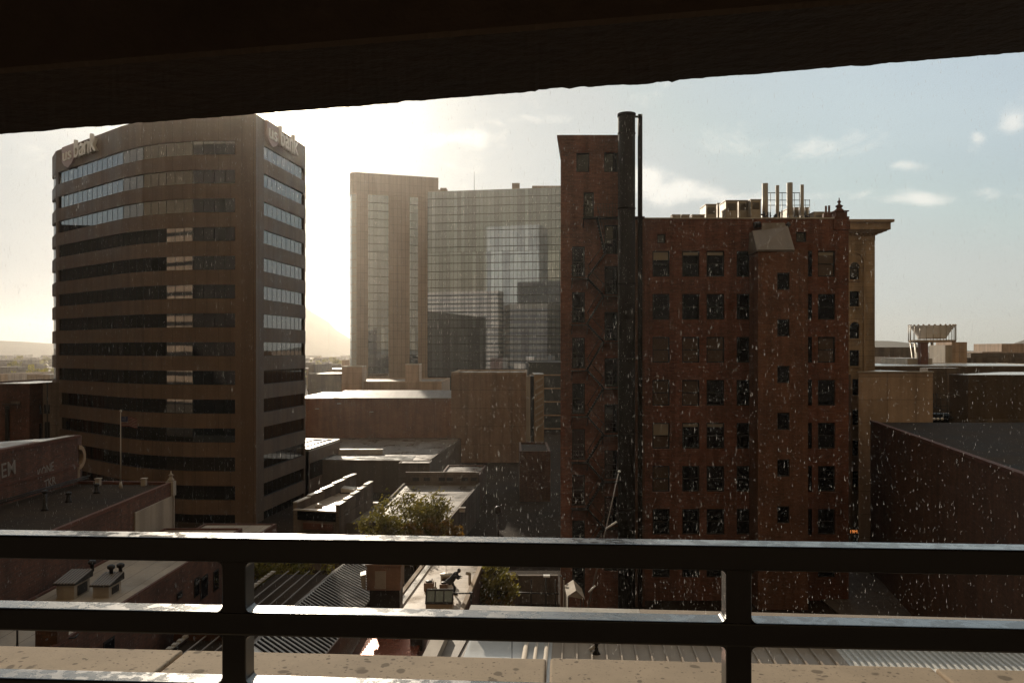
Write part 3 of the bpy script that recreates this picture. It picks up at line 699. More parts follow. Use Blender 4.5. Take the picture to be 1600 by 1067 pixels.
# sheet metal hood over the bay
hy0 = by-0.12
mb = MB()
pt = [P(1183, 390, hy0), P(1241.5, 390, hy0), P(1231, 351, 66.4), P(1176.5, 361, 66.4), P(1188, 350, 66.6)]
h = [Vector(P(1183, 390.5, hy0)), Vector(P(1242, 390.5, hy0)), Vector(P(1231, 353, 66.2)), Vector(P(1175.5, 361, 66.2))]
mb.poly(h); 
bk4 = [Vector((q.x, BY-0.01, q.z-0.05)) for q in h]
mb.hexa([h[0]+Vector((0, .05, -.12)), h[1]+Vector((0, .05, -.12)), bk4[1]+Vector((0, 0, -.1)), bk4[0]+Vector((0, 0, -.1)), h[3], h[2], Vector((h[2].x, BY-.01, h[2].z)), Vector((h[3].x, BY-.01, h[3].z))])
mb.build('sheet_hood', 'grey_sheet', bk)
mb = MB(); mb.hexa([P(1190, 362, 66.1), P(1229, 356, 66.1), Vector((PX(1229, 66.9), 66.95, PZ(356, 66.1))), Vector((PX(1190, 66.9), 66.95, PZ(362, 66.1))), P(1191, 348.5, 66.3), P(1226, 348, 66.3), Vector((PX(1226, 66.9), 66.95, PZ(348, 66.3))), Vector((PX(1191, 66.9), 66.95, PZ(348.5, 66.3)))])
mb.build('hood_top', 'grey_sheet', bk)
mb = MB(); mb.tube(P(1178, 352, 66.6), P(1188, 351, 66.6), 0.25); mb.tube(P(1229, 350, 66.6), P(1233, 354, 66.5), 0.22); mb.build('vent', 'steel_dark', bk)
# corner pier with finial
mb = MB(); mb.box(PX(1302, BY), PX(1327.5, BY), BY-0.12, BY+1.2, zt-0.9, zt-0.05); mb.build('pier_cap', 'red_brick', bk)
fx = PX(1315, BY); 
mb = MB(); mb.box(fx-0.62, fx+0.62, BY-.1, BY+1.1, zt-0.04, zt+0.18); mb.box(fx-0.48, fx+0.48, BY+.02, BY+.98, zt+.18, zt+0.62)
mb.box(fx-0.6, fx+0.6, BY-.08, BY+1.08, zt+.62, zt+0.7)
mb.lathe((fx, BY+.5, zt+.7), [(0.42, 0), (0.36, .12), (.22, .25), (.2, .32), (.3, .40), (.3, .48), (.12, .58), (.08, .7), (.16, .78), (.14, .86), (.05, .95), (.04, 1.15)], 14)
mb.build('finial', 'terracotta', bk)
# the taller stair wing
tx0, tx1 = PX(876, TY), PX(992, TY); ft = FR((tx0, TY), (tx1, TY)); zt2 = PZ(213, TY)
def uw(x): return PX(x, TY)-tx0
tops = []
for a, b_, y0, y1 in [(900.5, 921, 239, 269), (944, 965.5, 238, 269), (912, 928, 300.5, 341)]: tops.append((a, b_, y0, y1, 0))
for k in range(8):
    y = 385+71.3*k
    if y < 900: tops.append((894, 914, y, y+48, 1))
for k in range(8):
    y = (352 if k == 0 else 415.5+71.9*(k-1))
    if y < 900: tops.append((944.5, 965.5, y, y+45, 2))
to = [(uw(a), uw(b_), PZ(y1, TY), PZ(y0, TY)) for a, b_, y0, y1, _ in tops]
mb = MB(); ft.wall(mb, 0, ft.L, 0, zt2-0.1, to, 0.25)
txb = PX(886, TY+22); tl = FR((txb, TY+22), (tx0, TY)); tl.quad(mb, 0, tl.L, 0, 0, zt2-.1); tr_ = FR((tx1, TY), (tx1, TY+22)); tr_.quad(mb, 0, 22, 0, 0, zt2-.1)
mb.poly([(tx0, TY, zt2-.1), (tx1, TY, zt2-.1), (tx1, TY+22, zt2-.1), (txb, TY+22, zt2-.1)]); tb = FR((tx1, TY+22), (txb, TY+22)); tb.quad(mb, 0, tb.L, 0, 0, zt2-.1)
mb.build('stair_wing', 'red_brick', bk)
mb = MB()   # corbelled cornice
for n_, z0, z1 in ((0.06, zt2-1.1, zt2-.8), (0.13, zt2-.8, zt2-0.45), (.22, zt2-.45, zt2-.15), (.30, zt2-.15, zt2+.05)):
    mb.prism([(tx0-n_, TY-n_*.5), (tx1, TY-n_*.5), (tx1, TY+22), (txb-n_*.5, TY+22)], z0, z1, True, True)
for u in range(18): mb.box(tx0+u*.33, tx0+u*.33+.16, TY-.10, TY-.04, zt2-1.35, zt2-1.1)
mb.build('cornice', 'red_brick', bk)
for (a, b_, c, d), tp in zip(to, tops): sash(ft, bk, a, b_, c, d, 0.18, rail=tp[4] > 0, t=0.09)
# fire escape in iron: landings at each window, flights zigzagging between
fe = MB().tube((tx0+.1, TY-.05, 5), (tx0+.1, TY-.05, 5.1), .02).build('fire_escape', 'steel_dark', bk)
fe['_o'] = tuple(Vector(bk['_o'])); fe.location = (0, 0, 0); fe.data.clear_geometry()
def landing(x0, x1, y, name='landing'):
    mb = MB(); z = PZ(y, TY); a, b_ = PX(x0, TY), PX(x1, TY)
    mb.box(a, b_, TY-1.0, TY-.02, z-.05, z)
    for q in (0.35, 0.68, 1.0):
        mb.box(a, b_, TY-1.0, TY-.975, z+q-.02, z+q); mb.box(a, a+.025, TY-1, TY-.02, z+q-.02, z+q)
    n = int((b_-a)/.22)
    for i in range(n+1): xx = a+(b_-a)*i/n; mb.box(xx-.01, xx+.01, TY-1.0, TY-.98, z, z+1)
    for xx in (a+.05, b_-.05): mb.tube((xx, TY-.95, z-.05), (xx, TY-.02, z-.75), .03)
    mb.build(name, 'steel_dark', fe)
def flight(x0, y0, x1, y1, off=0.5):
    mb = MB(); a = Vector((PX(x0, TY), TY-off, PZ(y0, TY))); b_ = Vector((PX(x1, TY), TY-off, PZ(y1, TY)))
    for s in (-.28, .28):
        o = Vector((0, s, 0)); mb.tube(a+o, b_+o, .05, n=6)
        if s < 0: mb.tube(a+o+Vector((0, 0, .85)), b_+o+Vector((0, 0, .85)), .025, n=6)
    n = 11
    for i in range(n): q = a+(b_-a)*((i+.5)/n); mb.box(q.x-.1, q.x+.1, q.y-.28, q.y+.28, q.z-.015, q.z+.015)
    mb.build('stair_flight', 'steel_dark', fe)
landing(910, 972, 342)
yl = [435+71.3*k for k in range(7)]; yr = [462+71.9*k for k in range(7)]
flight(932, 342, 944, 398)
flight(944, 398, 918, 433)
for k in range(6):
    landing(892, 918, yl[k]+1); landing(940, 969, yr[k]+1)
    flight(916, yl[k], 942, yr[k]); flight(942, yr[k], 916, yl[k+1])
# black flue and the thin pipe beside it
fl = thing('flue_stack', 'thick round black flue running up the brick wall and high above the roof', 'flue', (PX(979, 61.6), 61.6, 0))
mb = MB(); r0 = 0.66; mb.tube((PX(979, 61.6), 61.6, 0), (PX(979, 61.6), 61.6, PZ(180, 61.6)), r0, n=28); mb.build('pipe', 'stack_metal', fl)
mb = MB(); mb.tube((PX(979, 61.6), 61.6, PZ(183, 61.6)), (PX(979, 61.6), 61.6, PZ(178.5, 61.6)), r0+.05, n=28); mb.build('collar', 'stack_metal', fl)
for q in range(6): zz = PZ(180, 61.6)-1.5-q*5.8; mb = MB(); mb.tube((PX(979, 61.6), 61.6, zz), (PX(979, 61.6), 61.6, zz+.12), r0+.03, n=28); mb.build('collar', 'stack_metal', fl)
f2 = thing('vent_pipe', 'slender square duct tied to the round black flue by a short arm', 'duct', (PX(1000.3, 61.9), 61.9, 0))
mb = MB(); mb.box(PX(997, 61.9), PX(1003.5, 61.9), 61.8, 62.1, 0, PZ(179, 61.9)); mb.build('duct', 'stack_metal', f2)
mb = MB(); mb.box(PX(988, 61.9), PX(998, 61.9), 61.9, 62.0, PZ(184, 61.9), PZ(181, 61.9)); mb.box(PX(990, 61.9), PX(1006, 61.9), 61.9, 62.05, PZ(343, 61.9), PZ(340, 61.9)); mb.build('bracket', 'stack_metal', f2)
# alcove return wall
mb = MB(); mb.box(PX(992.5, 63), PX(1007, 65.5), 65.4, 67.4, 0, zt-.06); mb.build('return_wall', 'dark_brick', bk)
for k in (2, 3, 4):
    y = rows[k]; mb = MB(); mb.box(PX(997.5, 65.3), PX(1002.5, 65.3), 65.36, 65.39, PZ(y+40, 65.3), PZ(y, 65.3)); mb.build('slit_window', 'skylight_glass', bk)

# rooftop plant on the brick block
gz = zt-.5
def louvred_box(name, lab, x0, x1, ytop, Y, d, mat='galv', group=None, cat='rooftop unit'):
    t_ = thing(name, lab, cat, (PX((x0+x1)/2, Y), Y, gz), group)
    a, b_ = PX(x0, Y), PX(x1, Y); zt_ = PZ(ytop, Y)
    MB().box(a, b_, Y, Y+d, gz, zt_-.06).build('casing', mat, t_)
    MB().box(a-.05, b_+.05, Y-.05, Y+d+.05, zt_-.06, zt_).build('lid', mat, t_)
    mb = MB(); n = 7
    for i in range(n): z = zt_-.35-i*.09; mb.hexa([(a+.15, Y-.03, z), (b_-.15, Y-.03, z), (b_-.15, Y-.001, z+.03), (a+.15, Y-.001, z+.03), (a+.15, Y-.035, z+.02), (b_-.15, Y-.035, z+.02), (b_-.15, Y-.001, z+.05), (a+.15, Y-.001, z+.05)])
    mb.build('louvre', 'steel_dark', t_); return t_
us = [(1103, 1119.5, 319, 72, 'leftmost and lowest tan cooling box on the brick roof'), (1121, 1132, 317.5, 74, 'narrow tan box second from left on the brick roof'), (1134, 1152.5, 313, 71, 'wide tall tan box in the middle of the rooftop row'), (1154, 1171.5, 313, 73, 'tall tan box right of the widest one on the brick roof'), (1173, 1189, 311.5, 72, 'tan box just left of the rooftop exhaust stacks')]
for a, b_, y, Y, l in us: louvred_box('air_handler', l, a, b_, y, Y, 2.2, group='tan air handling boxes on the brick roof')
louvred_box('air_handler', 'squat box behind the exhaust stacks on the brick roof', 1234, 1264, 324, 76, 3, group='tan air handling boxes on the brick roof')
louvred_box('air_handler', 'long low box beside the corner finial', 1272, 1306, 331, 74, 2.5, group='tan air handling boxes on the brick roof')
for i, (a, b_) in enumerate(((1050, 1063), (1065, 1077.5), (1081, 1096), (1097, 1101))):
    Y = 71; t_ = thing('roof_vent', ['low flared vent nearest the black flue', 'second low flared vent from the black flue', 'third and widest low flared vent on the brick roof', 'small flared vent against the first tan box'][i], 'roof vent', (PX((a+b_)/2, Y), Y, gz), 'low flared roof vents')
    xa, xb = PX(a, Y), PX(b_, Y); z1 = PZ(335.5, Y)
    MB().hexa([(xa+.15, Y, gz), (xb-.15, Y, gz), (xb-.15, Y+.6, gz), (xa+.15, Y+.6, gz), (xa, Y-.1, z1-.05), (xb, Y-.1, z1-.05), (xb, Y+.7, z1-.05), (xa, Y+.7, z1-.05)]).build('hood', 'galv', t_)
    MB().box(xa-.03, xb+.03, Y-.13, Y+.73, z1-.05, z1).build('lid', 'galv', t_)
for i, (a, b_, y) in enumerate(((1191, 1200, 287), (1212, 1217.5, 290), (1229.5, 1238.5, 286), (1250.5, 1256, 289))):
    Y = 73.5; xc = PX((a+b_)/2, Y); r_s = (PX(b_, Y)-PX(a, Y))/2
    t_ = thing('exhaust_stack', ['thick exhaust stack leftmost of the four on the brick roof', 'thin exhaust stack between the two thick ones', 'tallest thick exhaust stack right of the thin one', 'thin exhaust stack rightmost of the four'][i], 'exhaust stack', (xc, Y, gz), 'exhaust stacks on the brick roof')
    MB().tube((xc, Y, gz), (xc, Y, PZ(y, Y)), r_s, n=18).build('pipe', 'galv', t_)
    MB().tube((xc, Y, gz+1.0), (xc, Y, gz+1.9), r_s*1.2, n=18).build('sleeve', 'galv', t_)
t_ = thing('maintenance_frame', 'thin pipe frame and railing tying the exhaust stacks together', 'pipe frame', (PX(1230, 74), 74.4, gz))
mb = MB(); Y = 74.4
for y in (301.5,): mb.tube(P(1200, y, Y), P(1250, y, Y), .035, n=6)
for y in (313, 321): mb.tube(P(1200, y, Y), P(1265, y, Y), .03, n=6)
for x in (1204, 1222, 1241, 1249, 1258, 1265):
    mb.tube((PX(x, Y), Y, gz), P(x, 301 if x < 1250 else 312, Y), .03, n=6)
mb.build('frame', 'steel_dark', t_)
t_ = thing('pipework', 'tangle of small dark pipes and valves at the foot of the exhaust stacks', 'pipes', (PX(1220, 70), 70, gz))
mb = MB(); rnd = random.Random(9)
for i in range(26):
    x = 1192+rnd.random()*66; Y = 69.5+rnd.random()*1.5; h_ = 0.55+rnd.random()*.9
    mb.tube((PX(x, Y), Y, gz), (PX(x, Y), Y, gz+h_+.3), .06, n=6); mb.tube((PX(x, Y), Y, gz+h_), (PX(x+rnd.uniform(-6, 6), Y), Y, gz+h_+rnd.uniform(-.1, .1)), .07, n=6)
mb.build('pipes', 'steel_dark', t_)
t_ = thing('soil_pipes', 'pair of short vent pipes near the finial on the brick roof', 'vent pipes', (PX(1293, 70), 70, gz))
mb = MB(); mb.tube((PX(1290.5, 70), 70, gz), P(1290.5, 322, 70), .1, n=8); mb.tube((PX(1295.5, 70), 70, gz), P(1295.5, 321.5, 70), .1, n=8); mb.box(PX(1286, 70), PX(1300, 70), 69.8, 70.2, gz, PZ(334, 70)); mb.build('pipes', 'terracotta', t_)

# ------------------------------------------------------------------ stone tower behind
st = thing('stone_tower', 'beige stone tower with arched windows and a wide flat cornice behind the brick building', 'building', (PX(1345, 90), 90, 0))
SY = 90; s0, s1 = PX(1285, SY), PX(1367, SY); fst = FR((s0, SY), (s1, SY)); szt = PZ(362, SY)
sops = []
for i, (y0, y1) in enumerate(((410, 437), (455, 479), (503, 529), (547, 572), (592, 618), (640, 664), (688, 712), (736, 760))):
    sops.append((PX(1327.5, SY)-s0, PX(1342.5, SY)-s0, PZ(y1, SY), PZ(y0 if i not in (0, 2) else y0+7.5, SY)))
mb = MB(); fst.wall(mb, 0, fst.L, 0, szt, sops, 0.3)
FR((s1, SY), (s1+.5, SY+20)).quad(mb, 0, 20, 0, 0, szt); mb.build('wall', 'stone', st)
for i, o in enumerate(sops):
    w = sash(fst, st, *o, 0.22, t=0.07)
    if i in (0, 2):
        mb = MB(); c = (o[0]+o[1])/2; r = (o[1]-o[0])/2
        pts = [(c+r*math.cos(R(180-180*q/12)), o[3]+r*math.sin(R(180-180*q/12))) for q in range(13)]
        mb.poly([fst.p(a, 0.012, b_) for a, b_ in pts][::-1]); mb.build('fanlight', 'window_glass', w)
        mb = MB()
        for q in range(12):
            a, b_ = pts[q], pts[q+1]
            oo = [(c+(r+.28)*math.cos(R(180-180*k/12)), o[3]+(r+.28)*math.sin(R(180-180*k/12))) for k in (q, q+1)]
            mb.hexa([fst.p(a[0], .12, a[1]), fst.p(b_[0], .12, b_[1]), fst.p(b_[0], 0.004, b_[1]), fst.p(a[0], 0.004, a[1]), fst.p(oo[0][0], .12, oo[0][1]), fst.p(oo[1][0], .12, oo[1][1]), fst.p(oo[1][0], .004, oo[1][1]), fst.p(oo[0][0], .004, oo[0][1])])
        mb.build('arch_moulding', 'stone_trim', w)
    mb = MB(); fst.box(mb, o[0]-.1, o[1]+.1, 0.003, .12, o[2]-.16, o[2]); mb.build('sill', 'stone_trim', w)
c = PX(1335, SY)-s0; mb = MB()
for q in range(14):
    def ap(r, k): return (c+r*math.cos(R(180-180*k/14)), PZ(410, SY)+r*math.sin(R(180-180*k/14)))
    i0, i1, o0, o1 = ap(1.05, q), ap(1.05, q+1), ap(1.22, q), ap(1.22, q+1)
    mb.hexa([fst.p(i0[0], .09, i0[1]), fst.p(i1[0], .09, i1[1]), fst.p(i1[0], .004, i1[1]), fst.p(i0[0], .004, i0[1]), fst.p(o0[0], .09, o0[1]), fst.p(o1[0], .09, o1[1]), fst.p(o1[0], .004, o1[1]), fst.p(o0[0], .004, o0[1])])
fst.box(mb, c+1.05, c+1.22, .004, .09, 5, PZ(410, SY)); fst.box(mb, c-1.22, c-1.05, .004, .09, 5, PZ(410, SY)); mb.build('blind_arch', 'stone_trim', st)
mb = MB(); fst.box(mb, 0, fst.L, .003, .08, PZ(376, SY), PZ(368, SY))
for i in range(12): fst.box(mb, fst.L-.25-i*.5, fst.L-.05-i*.5, .003, .35, PZ(368, SY), PZ(362, SY))
mb.build('frieze', 'stone_trim', st)
mb = MB()
for n_, y0, y1 in ((0.2, 367.5, 365), (.6, 365, 363), (.95, 363, 361), (1.22, 361, 350), (1.5, 350, 346)):
    z0, z1 = PZ(y0, SY), PZ(y1, SY); mb.box(s0-1, s1+n_, SY-n_, SY+20+n_, z0+.002, z1)
mb.build('cornice', 'stone_trim', st)
# ------------------------------------------------------------------ generic low buildings
def bld(name, lab, poly, z0, z1, wall, roof=None, par=0.0, parw=0.3, parm=None, cat='building', group=None, kind=None):
    cx = sum(p[0] for p in poly)/len(poly); cy = sum(p[1] for p in poly)/len(poly)
    t_ = thing(name, lab, cat, (cx, cy, z0), group)
    MB().prism(poly, z0, z1, roof is None).build('wall', wall, t_)
    if roof:
        m_ = MB(); pl = inset(poly, 0.0); a = sum(pl[k][0]*pl[(k+1) % len(pl)][1]-pl[(k+1) % len(pl)][0]*pl[k][1] for k in range(len(pl)))
        if a < 0: pl = pl[::-1]
        m_.poly([(p[0], p[1], z1) for p in pl]); m_.build('roof', roof, t_)
    if par:
        ip = inset(poly, parw); m_ = MB(); n = len(poly)
        for k in range(n):
            a, b_, c, d = poly[k], poly[(k+1) % n], ip[(k+1) % n], ip[k]
            m_.hexa([(a[0], a[1], z1+.003), (b_[0], b_[1], z1+.003), (c[0], c[1], z1+.003), (d[0], d[1], z1+.003), (a[0], a[1], z1+par), (b_[0], b_[1], z1+par), (c[0], c[1], z1+par), (d[0], d[1], z1+par)])
        m_.build('parapet', parm or wall, t_)
    return t_
def W2(t_, fr, u0, u1, z0, z1, mat='window_glass', name='window', n0=.004, n1=.05, fm_='black_frame'):
    m_ = MB(); fr.box(m_, u0, u1, n0, n1, z0, z1); w = m_.build(name, fm_, t_)
    m_ = MB(); fr.box(m_, u0+.09, u1-.09, n1+.002, n1+.012, z0+.09, z1-.09); m_.build('pane', mat, w); return w
def xy(v): return (v.x, v.y)

# -- left foreground: dark roofed block with flagpole
z = 10.9
c1 = G(270, 757, z); c2 = G(121, 755, z); c3 = (PX(0, 51.9)-2, 47); 
L1p = [xy(c1), xy(c2), (-34.5, 51), (-36.5, 30), (-24.9, 30)]
L1 = bld('brick_shop_building', 'dark tarred flat roof over weathered brick walls, with a flagpole at its far edge', L1p, 0, z, 'old_brick', 'roof_tar', 0.22, 0.25, 'terracotta')
fr = FR((-24.9, 30), xy(c1))
mb = MB(); fr.box(mb, fr.L-6.5, fr.L-0.3, .004, .10, 7.5, 10.1); mb.build('painted_panel', 'white_wall', L1)
fxx, fyy = c1.x-.1, c1.y-.1
mb = MB(); mb.box(fxx-.28, fxx+.28, fyy-.28, fyy+.28, z-.8, z+.28); mb.lathe((fxx, fyy, z+.28), [(.2, 0), (.26, .1), (.14, .25), (.12, .4), (.2, .46), (.05, .6), (.03, .78)], 12); mb.build('corner_finial', 'paint_white', L1)
mb = MB(); fr.box(mb, fr.L-.12, fr.L+.05, .01, .12, 5, z-.6); mb.build('downpipe', 'paint_white', L1)
fl = thing('flagpole', 'white flagpole flying a small striped flag over the dark left roof', 'flagpole', (PX(188.5, 58.5), 58.5, z))
MB().tube((PX(188.5, 58.5), 58.5, z), P(188.5, 644, 58.5), .055, .03).build('pole', 'paint_white', fl)
MB().lathe(tuple(P(188.5, 644, 58.5)), [(.03, 0), (.09, .05), (.09, .12), (.02, .2)], 10).build('finial', 'paint_white', fl)
MB().lathe((PX(188.5, 58.5), 58.5, z), [(.16, 0), (.12, .25), (.06, .5)], 10).build('base', 'paint_white', fl)
def flag(parent, x0, z1, w, h, Y):
    def pt_(a, b_): return Vector((x0+a*w, Y+0.10*math.sin(a*7+1)*a, z1-b_*h-0.18*a*a-0.03*math.sin(a*9)))
    NS = 16
    fo = MB()
    for j in range(13):
        for i in range(NS):
            a0, a1 = i/NS, (i+1)/NS; b0, b1 = j/13, (j+1)/13
            if j % 2: fo.poly([pt_(a0, b0), pt_(a0, b1), pt_(a1, b1), pt_(a1, b0)], True)
    f = fo.build('flag', 'flag_white', parent)
    fo = MB()
    for j in range(0, 13, 2):
        for i in range(NS):
            a0, a1 = i/NS, (i+1)/NS; b0, b1 = j/13, (j+1)/13
            fo.poly([pt_(a0, b0), pt_(a0, b1), pt_(a1, b1), pt_(a1, b0)], True)
    fo.build('red_stripes', 'flag_red', f)
    fo = MB()
    for i in range(7):
        a0, a1 = i/NS, (i+1)/NS; o = Vector((0, -.012, 0)); fo.poly([pt_(a0, 0)+o, pt_(a0, 7/13)+o, pt_(a1, 7/13)+o, pt_(a1, 0)+o], True)
    fo.build('canton', 'flag_blue', f)
    fo = MB()
    for r_ in range(4):
        for c_ in range(5):
            q = pt_(.04+c_*.085, .06+r_*.12)+Vector((0, -.02, 0)); s = .022
            fo.poly([q+Vector((s*math.cos(R(90+72*k*2)), 0, s*math.sin(R(90+72*k*2)))) for k in range(5)])
    fo.build('stars', 'flag_white', f)
flag(fl, PX(189.3, 58.5), PZ(650, 58.5), 1.15, .72, 58.5)
def stub(name, lab, x, yb, z, h, r, grp=None, mat='steel_dark'):
    q = G(x, yb, z); t_ = thing(name, lab, 'roof vent', (q.x, q.y, z), grp)
    MB().lathe((q.x, q.y, z), [(r*1.9, 0), (r*1.2, .12), (r, .3), (r, h)], 12).build('pipe', mat, t_)
    MB().lathe((q.x, q.y, z+h), [(r*1.3, 0), (r*1.5, .06), (r*1.3, .14), (.03, .2)], 12).build('cap', mat, t_); return t_
stub('roof_vent', 'tallest dark vent pipe, at the left of the tarred roof', 70, 797, z, 1.1, .13, 'dark vent pipes on the tarred roof')
stub('roof_vent', 'middle dark vent pipe on the tarred roof', 107, 784, z, .5, .13, 'dark vent pipes on the tarred roof')
stub('roof_vent', 'dark vent pipe nearest the flagpole on the tarred roof', 151, 770, z, .5, .13, 'dark vent pipes on the tarred roof')
for i, (x, lab) in enumerate(((158, 'small pale square hood left of the flagpole'), (229, 'small pale square hood right of the flagpole'))):
    q = G(x, 757, z); t_ = thing('roof_hood', lab, 'roof hood', (q.x, q.y-.3, z), 'pale hoods at the far roof edge')
    MB().box(q.x-.16, q.x+.16, q.y-.6, q.y-.25, z, z+.5).build('casing', 'white_wall', t_); MB().box(q.x-.2, q.x+.2, q.y-.64, q.y-.21, z+.5, z+.56).build('lid', 'white_wall', t_)
# -- graffiti wall building
zg = 14.35
L0p = [(c2.x, c2.y), (c2.x-.6, 62.4), (-37.5, 58.2), (-46, 55.5), (-46, 45), (c3[0]+2.0, 50.2)]
L0 = bld('graffiti_building', 'brick building with painted graffiti on its wall and a carved corner bracket', L0p, 0, zg, 'old_brick', 'roof_wet', 0, parm='terracotta')
fr = FR((c3[0]+2.0, 50.2), (c2.x, c2.y))
mb = MB(); fr.box(mb, 0, fr.L+.35, -.5, .06, zg, zg+.22); fr.box(mb, 0, fr.L+.2, .003, .05, zg-2.2, zg-2.0); mb.build('coping', 'terracotta', L0)
mb = MB(); fr.box(mb, -6, fr.L-5.5, -3.4, -2.6, zg+.002, zg+.55); mb.build('roof_step', 'roof_sheet', L0)
mb = MB(); fr.box(mb, fr.L*0.55, fr.L-.6, -.45, .10, zg+.221, zg+.27); mb.build('metal_capping', 'cap_metal', L0)
mb = MB()
cc = Vector(fr.p(fr.L, 0, 0)); 
for k in range(9):
    a = R(90-k*20); a2 = R(90-(k+1)*20); r1, r2 = .95, .62
    q = [(fr.L+.15+r*math.cos(t), zg-1.5+r*math.sin(t)) for r, t in ((r1, a), (r1, a2), (r2, a2), (r2, a))]
    mb.hexa([fr.p(u, -.5, zz) for u, zz in q]+[fr.p(u, .05, zz) for u, zz in q])
fr.box(mb, fr.L+.05, fr.L+.35, -.4, .0, zg-4.6, zg-2.2); mb.build('corner_bracket', 'stone_trim', L0)
place_text('graffiti', 'JEM', fr, u_at(fr, -4), .03, PZ(741, 53)-.1, 1.35, .004, 'graffiti', L0, sx=.9, bold=.012, rot=R(3))
place_text('graffiti', 'KONE', fr, u_at(fr, 58), .03, PZ(748, 56), .95, .004, 'graffiti', L0, sx=.75, bold=.01, rot=R(8))
place_text('graffiti', 'TKR', fr, u_at(fr, 69), .03, PZ(762, 57), .85, .004, 'graffiti', L0, sx=.85, bold=.01, rot=R(6))
# roof edge pipe and bushes of clutter along the foot of the graffiti wall
mb = MB(); 
for s in (0.15, .35): mb.tube(fr.p(0, .6+s, z+.25+s), fr.p(fr.L, .6+s, z+.25+s), .05, n=6)
mb.build('conduit', 'steel_dark', label='pair of dark pipes running along the foot of the graffiti wall', cat='pipes')
# -- far left dark brick building
F1p = [(PX(-60, 112), 112), (PX(46, 112), 112), (PX(46, 112)+2, 130), (PX(-60, 112), 130)]
F1 = bld('brick_warehouse', 'plain dark brick building at the far left below the horizon', F1p, 0, PZ(602, 112), 'old_brick', 'roof_sheet', .25, .3)
fr = FR(F1p[0], F1p[1]); mb = MB(); fr.box(mb, u_at(fr, 10), u_at(fr, 15), .004, .3, 0, PZ(634, 112)); fr.box(mb, u_at(fr, 5), u_at(fr, 33), .004, .2, PZ(632.5, 112), PZ(631, 112)); mb.build('downpipe', 'steel_dark', F1)
mb = MB(); fr.box(mb, u_at(fr, 19), u_at(fr, 33), .004, .3, PZ(631, 112), PZ(627, 112)); mb.build('sign_box', 'grey_wall', F1)
F2p = [(PX(47, 112)+.6, 114), (PX(100, 114), 114), (PX(100, 114), 135), (PX(47, 112)+.6, 135)]
F2 = bld('grey_building', 'grey rendered building with arched windows between the dark brick block and the tower', F2p, 0, PZ(600, 114), 'grey_wall', 'roof_sheet', .2, .3)
fr = FR(F2p[0], F2p[1])
for (x0, x1, y0, y1) in ((53, 64, 632, 646), (69, 78, 632, 646), (54, 65, 661, 690), (70, 78, 659, 690)):
    W2(F2, fr, u_at(fr, x0), u_at(fr, x1), PZ(y1, 114), PZ(y0, 114))
mb = MB(); mb.tube((PX(74, 110), 110, 0), P(74, 600, 110), .12, .09); mb.lathe(tuple(P(74, 600, 110)), [(.14, 0), (.14, .2)], 8); mb.build('utility_pole', 'steel_dark', label='dark pole standing in front of the grey building at far left', cat='pole')
# -- L2: pale roof with two sheds
z2 = 8.2
L2p = [(-24.6, 30), (-19.75, 30), (-19.3, 57), (-24.9, 57)]
L2 = bld('brick_annex', 'long brick annex with a pale flat roof beside the dark tarred one', L2p, 0, z2, 'old_brick', 'roof_pale', .12, .15, 'terracotta')
fr = FR(L2p[1], L2p[2])
for (x0, x1, y0, y1) in ((303, 311, 905, 934), (313, 324, 903, 938), (333, 341, 893, 925), (276, 284, 927, 938)):
    a, b_ = u_at(fr, x0), u_at(fr, x1); Yd = fr.a.y+fr.t.y*a; W2(L2, fr, a, b_, PZ(y1, Yd), PZ(y0, Yd))
for a in (1.5, 3.6, 5.9, 8.2): W2(L2, fr, a, a+1.0, 5.3, 7.0)
def shed(lab, x0, x1, yb, d, h, cowl, grp):
    q0 = G(x0, yb, z2); q1 = G(x1, yb, z2); t_ = thing('roof_shed', lab, 'rooftop shed', (q0.x, q0.y, z2), grp)
    a, b_, Y = q0.x, q1.x, q0.y
    MB().box(a, b_, Y, Y+d, z2, z2+h).build('wall', 'white_wall', t_)
    mb = MB(); z1 = z2+h; e = .12
    mb.hexa([(a-e, Y-e, z1+.002), (b_+e, Y-e, z1+.002), (b_+e, Y+d+e, z1+.002), (a-e, Y+d+e, z1+.002), (a-e, Y-e, z1+.08), (b_+e, Y-e, z1+.08), (b_+e, Y+d+e, z1+.35), (a-e, Y+d+e, z1+.35)])
    mb.build('roof', 'steel_dark', t_)
    mb = MB(); n = 7
    for i in range(n):
        f_ = (i+.5)/n; x_ = a-e+(b_-a+2*e)*f_; zz = z1+.06
        mb.hexa([(x_-.05, Y-e-.01, zz), (x_+.05, Y-e-.01, zz), (x_+.05, Y+d+e, zz+.27), (x_-.05, Y+d+e, zz+.27), (x_-.05, Y-e-.01, zz+.06), (x_+.05, Y-e-.01, zz+.06), (x_+.05, Y+d+e, zz+.33), (x_-.05, Y+d+e, zz+.33)])
    mb.build('roof_ribs', 'grey_sheet', t_)
    mb = MB(); mb.box(b_+.002, b_+.04, Y+.3, Y+d-.3, z2+.1, z2+h-.15); mb.build('door', 'steel_dark', t_)
    for cx, cy in cowl:
        MB().lathe((a+cx, Y+cy, z1+.2), [(.1, 0), (.1, .35), (.2, .42), (.2, .55), (.08, .62)], 12).build('cowl', 'steel_dark', t_)
shed('pale rooftop shed with a ribbed black roof, the left one of two', 88, 116, 936, 1.5, .75, [(.9, 1.8)], 'ribbed roof sheds')
shed('pale rooftop shed with two cowls on its ribbed black roof', 145, 170, 934, 1.3, .6, [(.35, 1.2), (.7, 1.5)], 'ribbed roof sheds')
q = G(55, 1010, z2); t_ = thing('chimney', 'square dark chimney rising from the pale roof at lower left', 'chimney', (q.x, q.y, z2))
